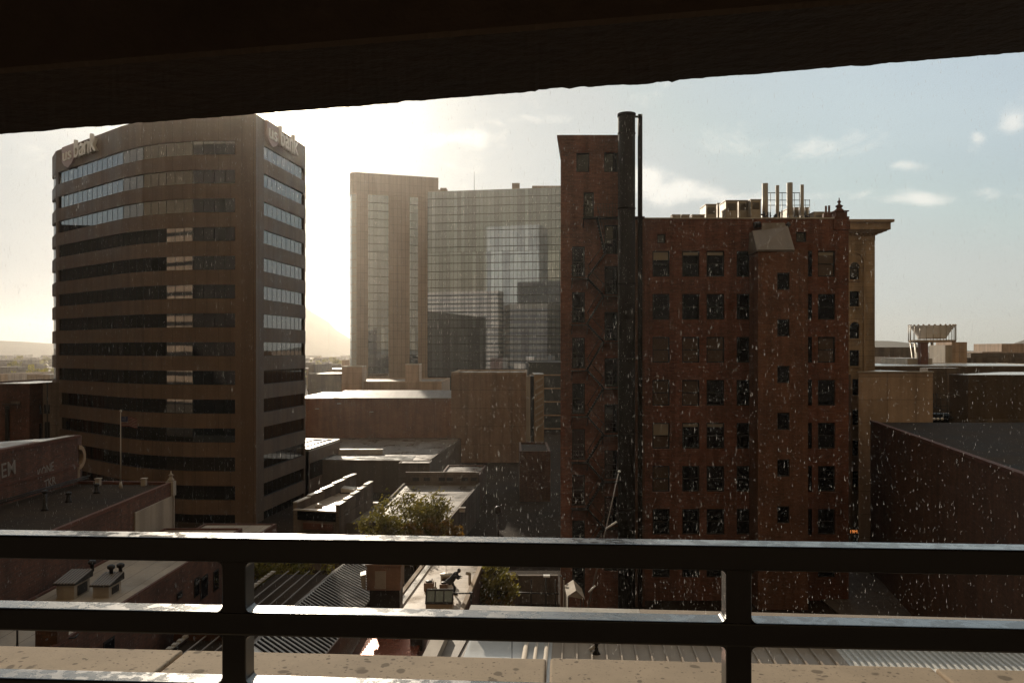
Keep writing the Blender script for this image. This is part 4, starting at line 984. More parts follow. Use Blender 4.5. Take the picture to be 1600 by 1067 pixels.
MB().box(q.x, q.x+.95, q.y, q.y+.9, z2, z2+1.0).build('stack', 'dark_brick', t_); MB().box(q.x-.08, q.x+1.03, q.y-.08, q.y+.98, z2+1.0, z2+1.12).build('cap', 'steel_dark', t_)
stub('roof_vent', 'thin upright pipe left of the dark chimney on the pale roof', 27, 1012, z2, .9, .04)
mb = MB(); q = G(96, 1000, z2); mb.tube((q.x, q.y, z2+.05), (q.x+.5, q.y+.2, z2+.05), .04, n=6); mb.tube((q.x+.5, q.y+.2, z2+.05), (q.x+.4, q.y+.6, z2+.05), .04, n=6); mb.build('bent_pipe', 'steel_dark', label='short bent pipe lying on the pale roof beside the chimney', cat='pipe')
# slab roof behind L2
bld('low_annex', 'low flat pinkish roof behind the finial corner, just above the top railing bar', [(-25.5, 60.5), (-19.8, 60.5), (-19.5, 66), (-25.5, 66)], 0, 6.6, 'old_brick', 'roof_pale', .1, .2)

# -- N1: kiosk with stepped parapets
z = 6.4
a_, b_, c_, d_2 = xy(G(530, 788, z)), xy(G(583, 758, z)), xy(G(552, 746, z)), xy(G(458, 784, z))
N1p = [d_2, a_, b_, c_]
N1 = bld('low_pavilion', 'low pavilion with stepped bright parapets and a dark glazed front, near the tree', N1p, 0, z-.9, 'grey_wall', 'roof_tan')
for (p_, q_), nm_ in (((d_2, c_), 'l'), ((a_, b_), 'r')):
    f_ = FR(p_, q_) if nm_ == 'r' else FR(q_, p_)
    mb = MB(); cp_ = MB(); ns = 5
    for k in range(ns):
        u0_, u1_ = f_.L*k/ns, f_.L*(k+1)/ns; zz = z+(.12*k if nm_ == 'r' else .12*(ns-1-k))
        f_.box(mb, u0_, u1_-.003, -.35, 0.004, z-.9, zz-.1); f_.box(cp_, u0_-.05, u1_-.06, -.42, 0.05, zz-.099, zz)
    mb.build('parapet', 'grey_wall', N1); cp_.build('capping', 'cap_metal', N1)
ff = FR(d_2, a_)
mb = MB(); ff.box(mb, .5, ff.L-.35, .004, .08, 4.75, 5.65); mb.build('window_band', 'window_glass', N1)
mb = MB(); ff.box(mb, .2, ff.L-.2, .004, .3, 5.66, 5.8); mb.build('lintel', 'cap_metal', N1)
mb = MB(); ff.box(mb, 1.2, ff.L-.6, .004, .25, 3.9, 4.5); mb.build('fascia_board', 'terracotta', N1)
t_ = thing('roof_vent', 'small white disc vent on the pavilion roof', 'roof vent', (G(491, 792, 5.5).x, 79, 5.5)); MB().lathe((-19.2, 79, 5.5), [(.35, 0), (.4, .15), (.3, .3), (.05, .36)], 14).build('hood', 'cap_metal', t_)
t_ = thing('roof_hatch', 'bright tilted hatch at the far end of the pavilion roof', 'roof hatch', (-17.8, 87, 5.5)); MB().hexa([(-18.6, 86.5, 5.5), (-17.2, 86.5, 5.5), (-17.2, 88.2, 5.5), (-18.6, 88.2, 5.5), (-18.6, 86.5, 6.1), (-17.2, 86.5, 5.9), (-17.2, 88.2, 5.9), (-18.6, 88.2, 6.1)]).build('lid', 'cap_metal', t_); MB().box(-18.7, -17.1, 86.4, 88.3, 5.5, 5.62).build('curb', 'steel_dark', t_)
# -- N2: pale roof behind the tree
z = 4.0
N2p = [(-16.6, 77.7), (-6.4, 77.7), (-4.07, 101), (-13.8, 101), (-14.2, 87.5), (-15.2, 87)]
N2 = bld('flat_roof_building', 'flat brownish roof with a slotted far parapet behind the green tree', N2p, 0, z, 'grey_wall', 'roof_wet', .2, .25, 'grey_wall')
mb = MB(); mb.box(-13.5, -4.2, 101.05, 101.5, 3.5, 5.6); mb.build('back_wall', 'grey_wall', N2)
mb = MB()
for x in (-12.6, -11.2, -9.3, -8.3, -6.4, -5.2): mb.box(x, x+.8, 101.0, 101.04, 4.5, 4.95)
mb.build('slots', 'steel_dark', N2)
for i, (x, yb, lab) in enumerate(((585, 792, 'small white hood nearest the pavilion on the brownish roof'), (657, 790, 'small white hood behind the tree crown'), (722, 800, 'small white hood near the right edge of the brownish roof'))):
    q = G(x, yb, z); t_ = thing('roof_hood', lab, 'roof hood', (q.x, q.y, z), 'small hoods on the brownish roof'); MB().box(q.x-.3, q.x+.3, q.y, q.y+.6, z, z+.4).build('casing', 'cap_metal', t_); MB().box(q.x-.36, q.x+.36, q.y-.06, q.y+.66, z+.4, z+.46).build('lid', 'cap_metal', t_)
mb = MB(); rb = random.Random(4)
# -- C: grey roofed hall in the middle distance, loading dock, blocks
z = 4.6
Cp = [(-37, 119.5), (-15.5, 118), (-12.3, 118), (-9.5, 148.5), (-42, 148.5)]
C1 = bld('grey_hall', 'wide low hall with a wet grey roof in front of the long brick hall', Cp, 0, z, 'brown_panel', 'roof_wet', .15, .25, 'grey_wall')
bld('round_cornered_block', 'dark block with a rounded top corner against the grey hall', [(-16.4, 115), (-11.9, 115), (-11.8, 118), (-16.4, 118)], 0, 4.7, 'grey_wall', 'roof_wet', .1, .2)
mb = MB(); mb.box(-31, -15, 119.2, 124, z+.01, z+.05); mb.build('wet_roof_sheet', 'membrane', C1)
mb = MB(); mb.box(-33, -20.5, 126, 127, z+.02, z+.8); mb.build('roof_kerb', 'cap_metal', C1)
bld('loading_dock', 'small dark loading dock with beams on its roof right of the grey hall', [(-9.9, 106), (-4.6, 106), (-3.8, 118), (-9.5, 118)], 0, 3.9, 'dark_brick', 'roof_wet', .2, .25)
t_ = thing('flood_lamp', 'small bright lamp on the roof of the loading dock', 'lamp', (PX(732, 105.8), 105.8, 3.9)); MB().lathe((PX(732, 105.8), 105.8, 3.9), [(.1, 0), (.06, .2), (.22, .3), (.2, .5)], 10).build('housing', 'cap_metal', t_)
HY_ = 149.5
Hp = [(PX(462, HY_), HY_), (PX(705, HY_), HY_), (PX(705, HY_), 172), (PX(462, HY_), 172)]
H1 = bld('brick_hall', 'long windowless red brick hall with a pale sloping roof strip, right of the brown tower', Hp, 0, PZ(622, HY_), 'hall_brick', 'roof_sheet')
mb = MB(); mb.hexa([(PX(520, HY_), HY_-.4, PZ(622, HY_)), (PX(705, HY_), HY_-.4, PZ(622, HY_)), (PX(705, HY_), 156, PZ(622, HY_)), (PX(520, HY_), 156, PZ(622, HY_)), (PX(520, HY_), HY_-.38, PZ(621.5, HY_)), (PX(705, HY_), HY_-.38, PZ(621.5, HY_)), (PX(705, HY_)+.4, 156, PZ(609.5, 156)), (PX(527, HY_), 156, PZ(609.5, 156))]); mb.build('sloping_roof', 'grey_sheet', H1)
fr = FR(Hp[0], Hp[1]); 
mb = MB()
for x in (500, 545, 590, 635, 680): u = u_at(fr, x); fr.box(mb, u-.12, u+.12, .004, .10, 4.6, 11.8)
mb.build('pilaster', 'hall_brick', H1)
for x, y, lab in ((498, 638, 'leftmost small wall lamp arm on the long brick hall'), (532, 630, 'second small wall lamp arm on the long brick hall'), (582, 643, 'third small wall lamp arm on the long brick hall')):
    u = u_at(fr, x); t_ = thing('wall_lamp', lab, 'wall lamp', fr.p(u, .1, PZ(y, HY_)), 'wall lamps on the brick hall'); mb = MB(); fr.box(mb, u-.1, u+.1, .01, 1.0, PZ(y, HY_), PZ(y, HY_)+.08); mb.build('arm', 'steel_dark', t_); mb = MB(); fr.box(mb, u-.35, u+.35, 1.0, 1.4, PZ(y, HY_)-.05, PZ(y, HY_)+.1); mb.build('head', 'cap_metal', t_)
bld('long_low_building', 'long tan parapet building behind the brick hall', [(PX(536, 176), 176), (PX(690, 176), 176), (PX(690, 176), 200), (PX(536, 176), 200)], 0, PZ(598, 176), 'tan_panel', 'roof_wet', .3, .4)
for x0, x1, y, Y, lab in ((534, 566, 573.5, 174, 'boxy tan plant room left on the roofs below the hotel'), (633, 655, 570, 178, 'boxy tan plant room under the hotel piers')):
    t_ = bld('plant_room', lab, [(PX(x0, Y), Y), (PX(x1, Y), Y), (PX(x1, Y), Y+5), (PX(x0, Y), Y+5)], 0, PZ(y, Y), 'tan_panel', 'roof_sheet', .2, .2, 'cap_metal', group='plant rooms below the hotel')
DY = 150
dz_ = PZ(584, DY)
D1 = bld('beige_block', 'tall plain beige rendered block with a pale right edge, below the glass hotel', [(PX(705.3, DY), DY-.5), (PX(822, DY), DY-.5), (PX(822, DY)+.6, DY+20), (PX(705.3, DY), DY+20)], 0, dz_, 'beige_block', 'roof_sheet', .3, .4, 'stone_trim')
fr = FR((PX(822, DY), DY-.5), (PX(822, DY)+.6, DY+20)); mb = MB(); mb.box(PX(822, DY)+.003, PX(828.5, DY), DY-.6, DY+.2, 4, dz_-.4); mb.build('pale_pier', 'white_wall', D1)
mb = MB(); mb.box(PX(829, DY), PX(841, DY), DY+4, DY+12, 4.5, dz_-.6); mb.build('dark_recess', 'steel_dark', D1)
for i, x in enumerate((842, 846, 850)):
    pass
t_ = bld('striped_annex', 'narrow pale annex with slanting fins right of the beige block', [(PX(836, 146), 152), (PX(852, 146), 152), (PX(854, 146), 165), (PX(836, 146), 165)], 0, PZ(585, 152), 'stone_trim', 'roof_sheet')
fr = FR((PX(836, 146), 152), (PX(852, 146), 152))
for i in range(8):
    mb = MB(); z0_ = 6+i*1.25; mb.hexa([fr.p(.2, .3, z0_), fr.p(1.7, .3, z0_+.9), fr.p(1.7, .01, z0_+.9), fr.p(.2, .01, z0_), fr.p(.2, .3, z0_+.35), fr.p(1.7, .3, z0_+1.25), fr.p(1.7, .01, z0_+1.25), fr.p(.2, .01, z0_+.35)]); mb.build('fin', 'white_wall', t_)
bld('squat_block', 'squat brown block with clutter on its roof at the foot of the beige block', [(PX(812, 111), 111), (PX(860, 111), 111), (PX(860, 111), 122), (PX(812, 111), 122)], 0, PZ(708, 111), 'dark_brick', 'roof_tar', .3, .3)
LY = 205
gl = thing('glass_office', 'low dark glass office with pale floor edges left of the brick stair wing', 'office building', (PX(870, LY), LY, 0))
lgp = [(PX(826, LY), LY), (PX(1010, LY), LY), (PX(1010, LY), LY+30), (PX(826, LY), LY+30)]
MB().prism(inset(lgp, .3), 0, PZ(566, LY)).build('core', 'steel_dark', gl)
fr = FR(lgp[0], lgp[1])
for k in range(5):
    z1 = PZ(566, LY)-3.45*k; z0_ = max(0, z1-3.1); mb = MB(); fr.box(mb, 0, fr.L, -.3, 0, z0_, z1); mb.build('window_band', 'low_glass', gl)
    mb = MB(); fr.box(mb, 0, fr.L, -.3, .15, z0_-.33, z0_-.02); mb.build('floor_edge', 'stone_trim', gl)
# -- N3: roof with the person
z3 = 5.0
N3p = [(-8.0, 45.7), (-3.15, 45.7), (-1.75, 65), (-6.2, 65)]
N3 = bld('brick_workshop', 'long building with a tan ribbed wet roof where the person in black stands', N3p, 0, z3, 'old_brick', 'roof_tan', .18, .28, 'stone_trim')
mb = MB(); fr = FR(N3p[3], N3p[0]); fr.box(mb, 0, fr.L, -.75, -.35, z3+.004, z3+.1); mb.build('gutter', 'cap_metal', N3)
def hv(lab, x0, x1, yb, hpx, d, mat='rust_metal', nmm='condenser_unit', grp=None):
    q0 = G(x0, yb, z3); q1 = G(x1, yb, z3); h_ = hpx*q0.y/F; t_ = thing(nmm, lab, 'rooftop unit', (q0.x, q0.y, z3), grp)
    MB().box(q0.x, q1.x, q0.y, q0.y+d, z3+.05, z3+h_).build('casing', mat, t_, bevel=.03)
    MB().box(q0.x+.05, q0.x+.15, q0.y+.05, q0.y+d-.05, z3, z3+.05).box(q1.x-.15, q1.x-.05, q0.y+.05, q0.y+d-.05, z3, z3+.05).build('feet', 'steel_dark', t_)
    MB().lathe(((q0.x+q1.x)/2, q0.y+d/2, z3+h_), [((q1.x-q0.x)*.36, 0), ((q1.x-q0.x)*.36, .06), (.04, .09)], 16).build('fan_grille', 'steel_dark', t_)
    MB().tube((q1.x-.12, q0.y+d*.6, z3+h_), (q1.x-.12, q0.y+d*.6, z3+h_+.2), .03).build('pipe', 'steel_dark', t_); return t_
hv('left of the two dark condenser boxes behind the skylight', 662, 677, 925, 14, .7, grp='condenser boxes on the tan roof')
hv('dark condenser box just left of the person in black', 686.5, 699, 927, 14, .7, grp='condenser boxes on the tan roof')
q = G(698, 910, z3); t_ = thing('drum_vent', 'round tan drum vent behind the person in black', 'roof vent', (q.x, q.y, z3)); MB().lathe((q.x, q.y, z3), [(.42, 0), (.42, .5), (.46, .52), (.46, .6), (.1, .68)], 20).build('drum', 'galv', t_)
mb = MB(); mb.box(q.x-.28, q.x+.28, q.y-.46, q.y-.42, z3+.12, z3+.42); mb.build('opening', 'steel_dark', t_)
q = G(680.5, 926, z3); t_ = thing('gas_pipe', 'thin pale pipe with valves between the two condenser boxes', 'pipe', (q.x, q.y, z3)); mb = MB(); mb.tube((q.x, q.y, z3), (q.x, q.y, z3+.75), .05, n=8); mb.box(q.x-.1, q.x+.1, q.y-.08, q.y+.08, z3+.25, z3+.4); mb.build('pipe', 'galv', t_)
q = G(697, 912, z3); t_ = thing('whip_antenna', 'thin upright mast behind the skylight on the tan roof', 'antenna', (q.x, q.y, z3)); MB().tube((q.x, q.y, z3), (q.x, q.y, z3+1.25), .025, .012, n=8).build('mast', 'galv', t_)
q = G(734, 913, z3); t_ = thing('elbow_vent', 'pale elbow vent pipe near the right edge of the tan roof', 'roof vent', (q.x, q.y, z3)); mb = MB(); mb.tube((q.x, q.y, z3), (q.x, q.y, z3+.8), .10, n=12); mb.tube((q.x, q.y, z3+.75), (q.x-.22, q.y-.15, z3+.82), .11, n=12); mb.build('pipe', 'white_wall', t_)
# skylight with three panes
q0, q1 = G(665, 950, z3), G(707, 950, z3); sk = thing('skylight', 'raised skylight of three greenish panes in a black frame, in front of the person', 'skylight', (q0.x, q0.y, z3))
yf, wv = q0.y, q1.x-q0.x
MB().box(q0.x, q1.x, yf, yf+.9, z3, z3+.3).build('curb', 'roof_tan', sk)
fz = [(yf-.02, z3+.32), (yf+.55, z3+.98)]
mb = MB()
def skp(u, v, o=0): return Vector((q0.x+wv*u, fz[0][0]+(fz[1][0]-fz[0][0])*v, fz[0][1]+(fz[1][1]-fz[0][1])*v+o))
for u0_, u1_, v0, v1 in ((-.02, 1.02, -.03, .07), (-.02, 1.02, .93, 1.03), (-.02, .035, .07, .93), (.965, 1.02, .07, .93), (.31, .36, .07, .93), (.64, .69, .07, .93)):
    mb.hexa([skp(u0_, v0, -.04), skp(u1_, v0, -.04), skp(u1_, v1, -.04), skp(u0_, v1, -.04), skp(u0_, v0, .04), skp(u1_, v0, .04), skp(u1_, v1, .04), skp(u0_, v1, .04)])
mb.box(q0.x, q1.x, yf+.56, yf+.9, z3+.3, z3+.95); mb.build('frame', 'black_frame', sk)
for a in (.035, .36, .69): MB().poly([skp(a, .07), skp(a+.275, .07), skp(a+.275, .93), skp(a, .93)]).build('pane', 'skylight_glass', sk)
# lower right edge: short rail and post
q = G(736, 946, z3); t_ = thing('davit_post', 'dark post with a horizontal arm at the near corner of the tan roof', 'post', (q.x, q.y, z3)); mb = MB(); mb.tube((q.x, q.y, z3), (q.x, q.y, z3+.85), .06, n=10); mb.build('post', 'steel_dark', t_); mb = MB(); mb.tube((q.x+.05, q.y, z3+.78), (q.x-1.2, q.y, z3+.78), .045, n=8); mb.box(q.x-.12, q.x+.1, q.y-.08, q.y+.08, z3+.78, z3+.86); mb.build('arm', 'steel_dark', t_)
# -- N4: pitched standing-seam roof
N4 = thing('seamed_roof_building', 'low building with a bright standing-seam metal roof pitched towards the tan roof', 'building', (-10.5, 46, 0))
rA, rB = Vector((-12.9, 36, 6.6)), Vector((-11.2, 55, 6.6)); eA, eB = rA+Vector((3.5, 0, -.45)), rB+Vector((3.3, 0, -.42)); wA, wB = rA+Vector((-1.2, 0, -.8)), rB+Vector((-1.2, 0, -.8))
MB().prism([(-13.9, 36), (-9.5, 36), (-8.0, 55), (-12.2, 55)], 0, 5.95).build('wall', 'dark_brick', N4)
mb = MB(); mb.hexa([rA+Vector((0, 0, -.1)), eA+Vector((0, 0, -.1)), eB+Vector((0, 0, -.1)), rB+Vector((0, 0, -.1)), rA, eA, eB, rB]); mb.hexa([wA+Vector((0, 0, -.1)), rA+Vector((-.002, 0, -.1)), rB+Vector((-.002, 0, -.1)), wB+Vector((0, 0, -.1)), wA, rA+Vector((-.002, 0, 0)), rB+Vector((-.002, 0, 0)), wB]); mb.build('roof', 'roof_sheet', N4)
mb = MB(); n = 42
for i in range(n+1):
    f_ = i/n*.84+.16; a = rA.lerp(rB, f_); b_ = eA.lerp(eB, f_-.16); o = Vector((0, .07, 0)); u = Vector((0, 0, .06))
    mb.hexa([a-o, b_-o, b_+o, a+o, a-o+u, b_-o+u, b_+o+u, a+o+u])
mb.build('seams', 'stack_metal', N4)
q = Vector((PX(572, 47.0), 47.0, 5.4)); ac = thing('exhaust_box', 'large rusty metal exhaust box between the seamed roof and the tan roof', 'rooftop unit', (q.x, q.y, 5.2))
zb_ = PZ(922, 47); ztp = PZ(884, 47)
MB().box(PX(573, 47), PX(626, 47), 47, 48.6, zb_, ztp).build('casing', 'rust_metal', ac); MB().box(PX(571, 47), PX(628, 47), 46.9, 48.7, ztp, ztp+.12).build('lid', 'rust_metal', ac)
MB().box(PX(586, 47), PX(603, 47), 46.96, 46.998, zb_+.1, ztp-.3).build('door', 'galv', ac); MB().box(PX(577, 47), PX(624, 47), 47.1, 48.5, 4.2, zb_-.002).build('base', 'steel_dark', ac)
mb = MB(); mb.hexa([(PX(566, 46.8), 46.8, zb_+.2), (PX(571.5, 46.8), 46.8, zb_+.1), (PX(571.5, 47.6), 47.6, zb_+.1), (PX(566, 47.6), 47.6, zb_+.2), (PX(563, 46.8), 46.8, zb_+.9), (PX(571.5, 46.8), 46.8, zb_+1.0), (PX(571.5, 47.6), 47.6, zb_+1.0), (PX(563, 47.6), 47.6, zb_+.9)]); mb.build('duct', 'galv', ac)
# -- N5/N6: dark gutter-edged roofs between
N6 = bld('dark_roof_building', 'dark low roof with studded bright metal edges left of the seamed roof', [(-19.0, 30), (-14.6, 30), (-13.2, 57), (-17.0, 57)], 0, 5.0, 'dark_brick', 'roof_tar')
mb = MB()
for f_ in range(46):
    Y = 30.3+f_*.58; x_ = -19.0+2.0*(Y-30)/27; mb.box(x_-.12, x_+.12, Y, Y+.36, 5.25, 5.33)
mb.hexa([(-19.1, 30, 5.2), (-18.9, 30, 5.2), (-16.9, 57, 5.2), (-17.1, 57, 5.2), (-19.1, 30, 5.26), (-18.9, 30, 5.26), (-16.9, 57, 5.26), (-17.1, 57, 5.26)])
mb.build('studded_edge', 'cap_metal', N6)
mb = MB()
for k in range(4):
    mb.tube((-17.9+k*.75, 30, 5.25), (-16.0+k*.75, 57, 5.25), .05, n=6)
mb.build('roof_conduits', 'grey_sheet', N6)
mb = MB(); mb.box(-18.7, -15.2, 44, 46.5, 5.003, 5.9); mb.build('roof_housing', 'dark_brick', N6)
N5 = thing('metal_roof_annex', 'near annex with a copper coloured metal roof and a bright flat gutter', 'building', (-6, 34, 0))
MB().prism([(-9.6, 34), (-4.0, 34), (-3.9, 45.4), (-9.2, 45.4)], 0, 5.1).build('wall', 'old_brick', N5)
mb = MB(); mb.hexa([(-7.95, 33.9, 5.11), (-4.9, 33.9, 5.11), (-4.9, 45.4, 5.11), (-7.95, 45.4, 5.11), (-7.95, 33.9, 5.2), (-4.9, 33.9, 5.4), (-4.9, 45.4, 5.4), (-7.95, 45.4, 5.2)]); mb.build('roof', 'copper_sheet', N5)
mb = MB(); mb.hexa([(-9.45, 33.9, 5.11), (-8.3, 33.9, 5.11), (-8.3, 45.4, 5.11), (-9.45, 45.4, 5.11), (-9.45, 33.9, 5.16), (-8.3, 33.9, 5.30), (-8.3, 45.4, 5.30), (-9.45, 45.4, 5.16)]); mb.build('gutter', 'bright_gutter', N5)
mb = MB(); mb.box(-5.4, -4.75, 42.2, 43.2, 5.1, 6.0); mb.build('vent_box', 'steel_dark', N5)
bld('grey_flat_roof', 'small grey flat roof just beyond the coping near the left post', [(-13.6, 26), (-9.4, 26), (-9.0, 34.6), (-13.2, 34.6)], 0, 7.0, 'dark_brick', 'roof_wet', .1, .2)

# -- M: the near building just below the railing
def mline(x, y): return G(x, y, 13.0)
m0, m1 = mline(738, 945.5), mline(1600, 968)
md = (m1-m0).normalized(); mn = Vector((md.y, -md.x, 0))
M1 = thing('near_roof_building', 'building right below the railing with a low parapet and mixed white and brown metal roofs', 'building', (8, 22, 0))
pa, pb = m0, m0+md*40; ext = 15.5
q = [xy(pa), xy(pb), xy(pb+mn*ext), xy(pa+mn*ext+Vector((-.9, 0, 0)))]
MB().prism(q, 0, 12.25, False).build('wall', 'old_brick', M1)
fr = FR(xy(pb), xy(pa)); fr2 = FR(xy(pa), xy(pb))   # fr2 normal points to the viewer
mb = MB(); fr2.box(mb, 0, 40, -0.0, .42, 12.2, 12.93); mb.build('parapet', 'roof_wet', M1)
mb = MB(); fr2.box(mb, -.05, 5.2, -.06, .48, 12.931, 13.0); mb.build('bright_capping', 'cap_metal', M1)
mb = MB(); fr2.box(mb, 5.21, 40, -.06, .48, 12.931, 13.0); mb.build('capping', 'rib_brown', M1)
def us_(x, n): # u where the pixel column crosses the line at offset n toward viewer
    k = (x-800)/F; A = fr2.p(0, n, 0); return (k*A[1]-A[0])/(fr2.t.x-k*fr2.t.y)
n0 = .6; ends = ext
uK, uL = us_(668, 2), us_(690, 2)
uA, uB, uC, uD = us_(728, 2), us_(862, 2), us_(1322, 2), 40
mb = MB(); fr2.box(mb, uA, uB, .43, ends, 12.26, 12.35); mb.build('white_roof', 'membrane', M1)
mb = MB(); fr2.box(mb, uB+.002, uC, .43, ends, 12.26, 12.36); mb.build('brown_roof', 'rib_brown', M1)
mb = MB(); fr2.box(mb, uC+.002, uD, .43, ends, 12.26, 12.37); mb.build('pale_roof', 'rib_white', M1)
mb = MB(); k = uB+.3
while k < uC-.1: fr2.box(mb, k-.025, k+.025, .46, ends, 12.361, 12.43); k += .42
mb.build('brown_roof_ribs', 'rib_brown', M1)
mb = MB(); k = uC+.15
while k < uD: fr2.box(mb, k-.03, k+.03, .46, ends, 12.371, 12.44); k += .19
mb.build('pale_roof_ribs', 'rib_white', M1)
mb = MB()
for k, r_ in ((-.75, .07), (-.45, .05), (-.15, .06)): mb.tube(fr2.p(uB+k, .5, 12.46), fr2.p(uB+k, ends, 12.46), r_, n=10)
mb.build('roof_pipes', 'white_wall', M1)
mb = MB(); fr2.box(mb, uK, uL, .5, ends, 12.0, 12.45); mb.build('left_kerb', 'white_wall', M1)
mb = MB(); fr2.box(mb, uL+.003, uA-.003, .5, ends, 11.9, 12.2); mb.build('box_gutter', 'roof_wet', M1)
mb = MB(); fr2.box(mb, uK+.05, uA+.1, .45, ends, 4, 11.88); mb.build('side_wall', 'old_brick', M1)
qv = Vector(fr2.p(us_(932, 2.0), 2.0, 12.36)); t_ = thing('roof_vent', 'small dark capped pipe on the brown ribbed roof just above the coping', 'roof vent', qv); MB().lathe(tuple(qv), [(.12, 0), (.06, .08), (.05, .28), (.1, .3), (.09, .4)], 12).build('pipe', 'steel_dark', t_); MB().tube(qv+Vector((-.2, 0, .1)), qv+Vector((-.05, 0, .22)), .05, n=8).build('elbow', 'cap_metal', t_)
# ------------------------------------------------------------------ right-hand side
RA, RB = (PX(1360, 76), 76.0), (PX(1600, 42.8), 42.8)
rz = PZ(660, 76)
rdv = (Vector(RB)-Vector(RA)).normalized(); RC = tuple(Vector(RA)+rdv*50)
R1 = bld('dark_brick_building', 'big windowless dark brick building at the right, its top edge sloping towards the viewer', [RA, RC, (RC[0]+45, RC[1]), (RA[0]+45, RA[1])], 0, rz, 'dark_brick', 'roof_tar', 0, parm='terracotta')
fr = FR(RA, RC)
f_ = fr if fr.n.x < 0 else FR(RC, RA)
mb = MB(); f_.box(mb, 0, f_.L, -.35, .06, rz+.003, rz+.22); mb.build('coping', 'terracotta', R1)
# raised roof steps and low upstands behind the sloping edge
bld('roof_deck', 'low grey upstand across the dark brick building roof', [(PX(1378, 74), 74.5), (75, 74.5), (75, 75.5), (PX(1378, 74), 75.5)], rz-.5, PZ(667, 75), 'grey_wall', cat='roof wall')
B1 = bld('panel_penthouse', 'tan panelled penthouse block with a flat pale top, right of the stone tower', [(PX(1341, 80), 80), (PX(1457.5, 80), 80), (PX(1457.5, 80), 88), (PX(1366, 90), 90.0)], 0, PZ(582, 80), 'tan_panel', 'roof_sheet')
mb = MB(); mb.box(PX(1340, 80), PX(1458.5, 80), 79.9, 80.25, PZ(582, 80)+.003, PZ(582, 80)+.12); mb.build('capping', 'cap_metal', B1)
B2Y = 84
B2 = bld('brown_penthouse', 'dark brown metal-clad penthouse with a bright wet roof at the right edge', [(PX(1513, B2Y), B2Y), (72, B2Y), (72, 98), (60, 98), (PX(1483, 86.3), 86.3)], 0, PZ(586.5, B2Y), 'brown_panel', 'membrane', .06, .15, 'brown_panel')
mb = MB(); mb.box(PX(1513, B2Y), 72, B2Y-.25, B2Y-.004, 0, PZ(655, B2Y)); mb.build('base_course', 'grey_wall', B2)
bld('grey_service_wall', 'plain grey service wall between the tan and the brown penthouse', [(PX(1450, 99), 99), (PX(1500, 99), 99), (PX(1500, 99), 101), (PX(1450, 99), 101)], 0, PZ(575, 99), 'grey_wall', 'roof_sheet')
t_ = thing('roof_stair', 'black steel stair with handrails between the two penthouses', 'stair', (PX(1470, 86), 86, 13)); mb = MB(); Y = 86; zb_ = PZ(668, Y)
for x in (1459, 1463, 1470, 1481): mb.tube((PX(x, Y), Y, zb_), P(x, 614 if x < 1465 else 623, Y), .035, n=6)
for y in (624, 634): mb.tube(P(1463, y, Y), P(1483, y, Y), .03, n=6)
for y in (640, 652): mb.tube(P(1459, y-4, Y), P(1500, y+8, Y), .04, n=6)
mb.build('handrail', 'steel_dark', t_)
mb = MB(); 
for i in range(9): mb.box(PX(1476, Y)+i*.22, PX(1480, Y)+i*.22, Y-.4, Y+.6, zb_+1.5-.17*i, zb_+1.54-.17*i)
mb.box(PX(1459, Y), PX(1476, Y), Y-.3, Y+.8, zb_+.9, zb_+1.0); mb.build('treads', 'steel_dark', t_)
mb = MB(); mb.box(PX(1462, Y), PX(1498, Y), Y+1, Y+2.4, zb_-1.2, zb_+1.4); mb.build('duct_box', 'steel_dark', t_)
for i, x in enumerate((1459.5, 1465.5, 1472)):
    q = P(x, 655, 85.3); t2 = thing('work_lamp', ['left', 'middle', 'right'][i]+' one of three small white fittings by the black steel stair', 'lamp fitting', q, 'white fittings by the black stair'); MB().lathe(tuple(q-Vector((0, 0, .1))), [(.05, 0), (.14, .05), (.16, .2), (.05, .28)], 10).build('globe', 'sign_white', t2)
# long low buildings further back
bld('long_grey_building', 'long flat building with a bright roof line behind the penthouses', [(PX(1366, 120), 120), (90, 120), (90, 150), (PX(1366, 120)+4, 150)], 0, PZ(572.6, 120), 'brown_panel', 'membrane', .1, .3, 'cap_metal')
bld('brown_long_block', 'long brown block behind the flat building, right of the cooling tower', [(PX(1457, 180), 180), (130, 180), (130, 210), (PX(1457, 180), 210)], 0, PZ(561, 180), 'grey_wall', 'roof_sheet', .3, .5)
bld('brown_long_block', 'taller part of the brown block at the right edge of the view', [(PX(1517, 190), 190), (140, 190), (140, 215), (PX(1517, 190), 215)], 0, PZ(553, 190), 'brown_panel', 'roof_sheet', .2, .5)
bld('grey_long_block', 'wide pale grey block on the horizon right of the stone tower', [(PX(1366, 260), 260), (PX(1440, 260), 260), (PX(1440, 260), 290), (PX(1366, 260), 290)], 0, PZ(542.5, 260), 'grey_wall', 'roof_sheet')
t_ = bld('sunlit_block', 'small sunlit orange block with a dark chimney in front of the cooling tower', [(PX(1418, 140), 140), (PX(1457, 140), 140), (PX(1457, 140), 150), (PX(1418, 140), 150)], 0, PZ(560, 140), 'white_wall', 'roof_sheet')
MB().box(PX(1434, 140), PX(1445, 140), 138.9, 139.9, PZ(572, 140), PZ(537, 140)).build('chimney', 'terracotta', t_); MB().box(PX(1433.5, 140), PX(1445.5, 140), 138.8, 140.0, PZ(537, 140), PZ(535, 140)).build('chimney_cap', 'dark_brick', t_)
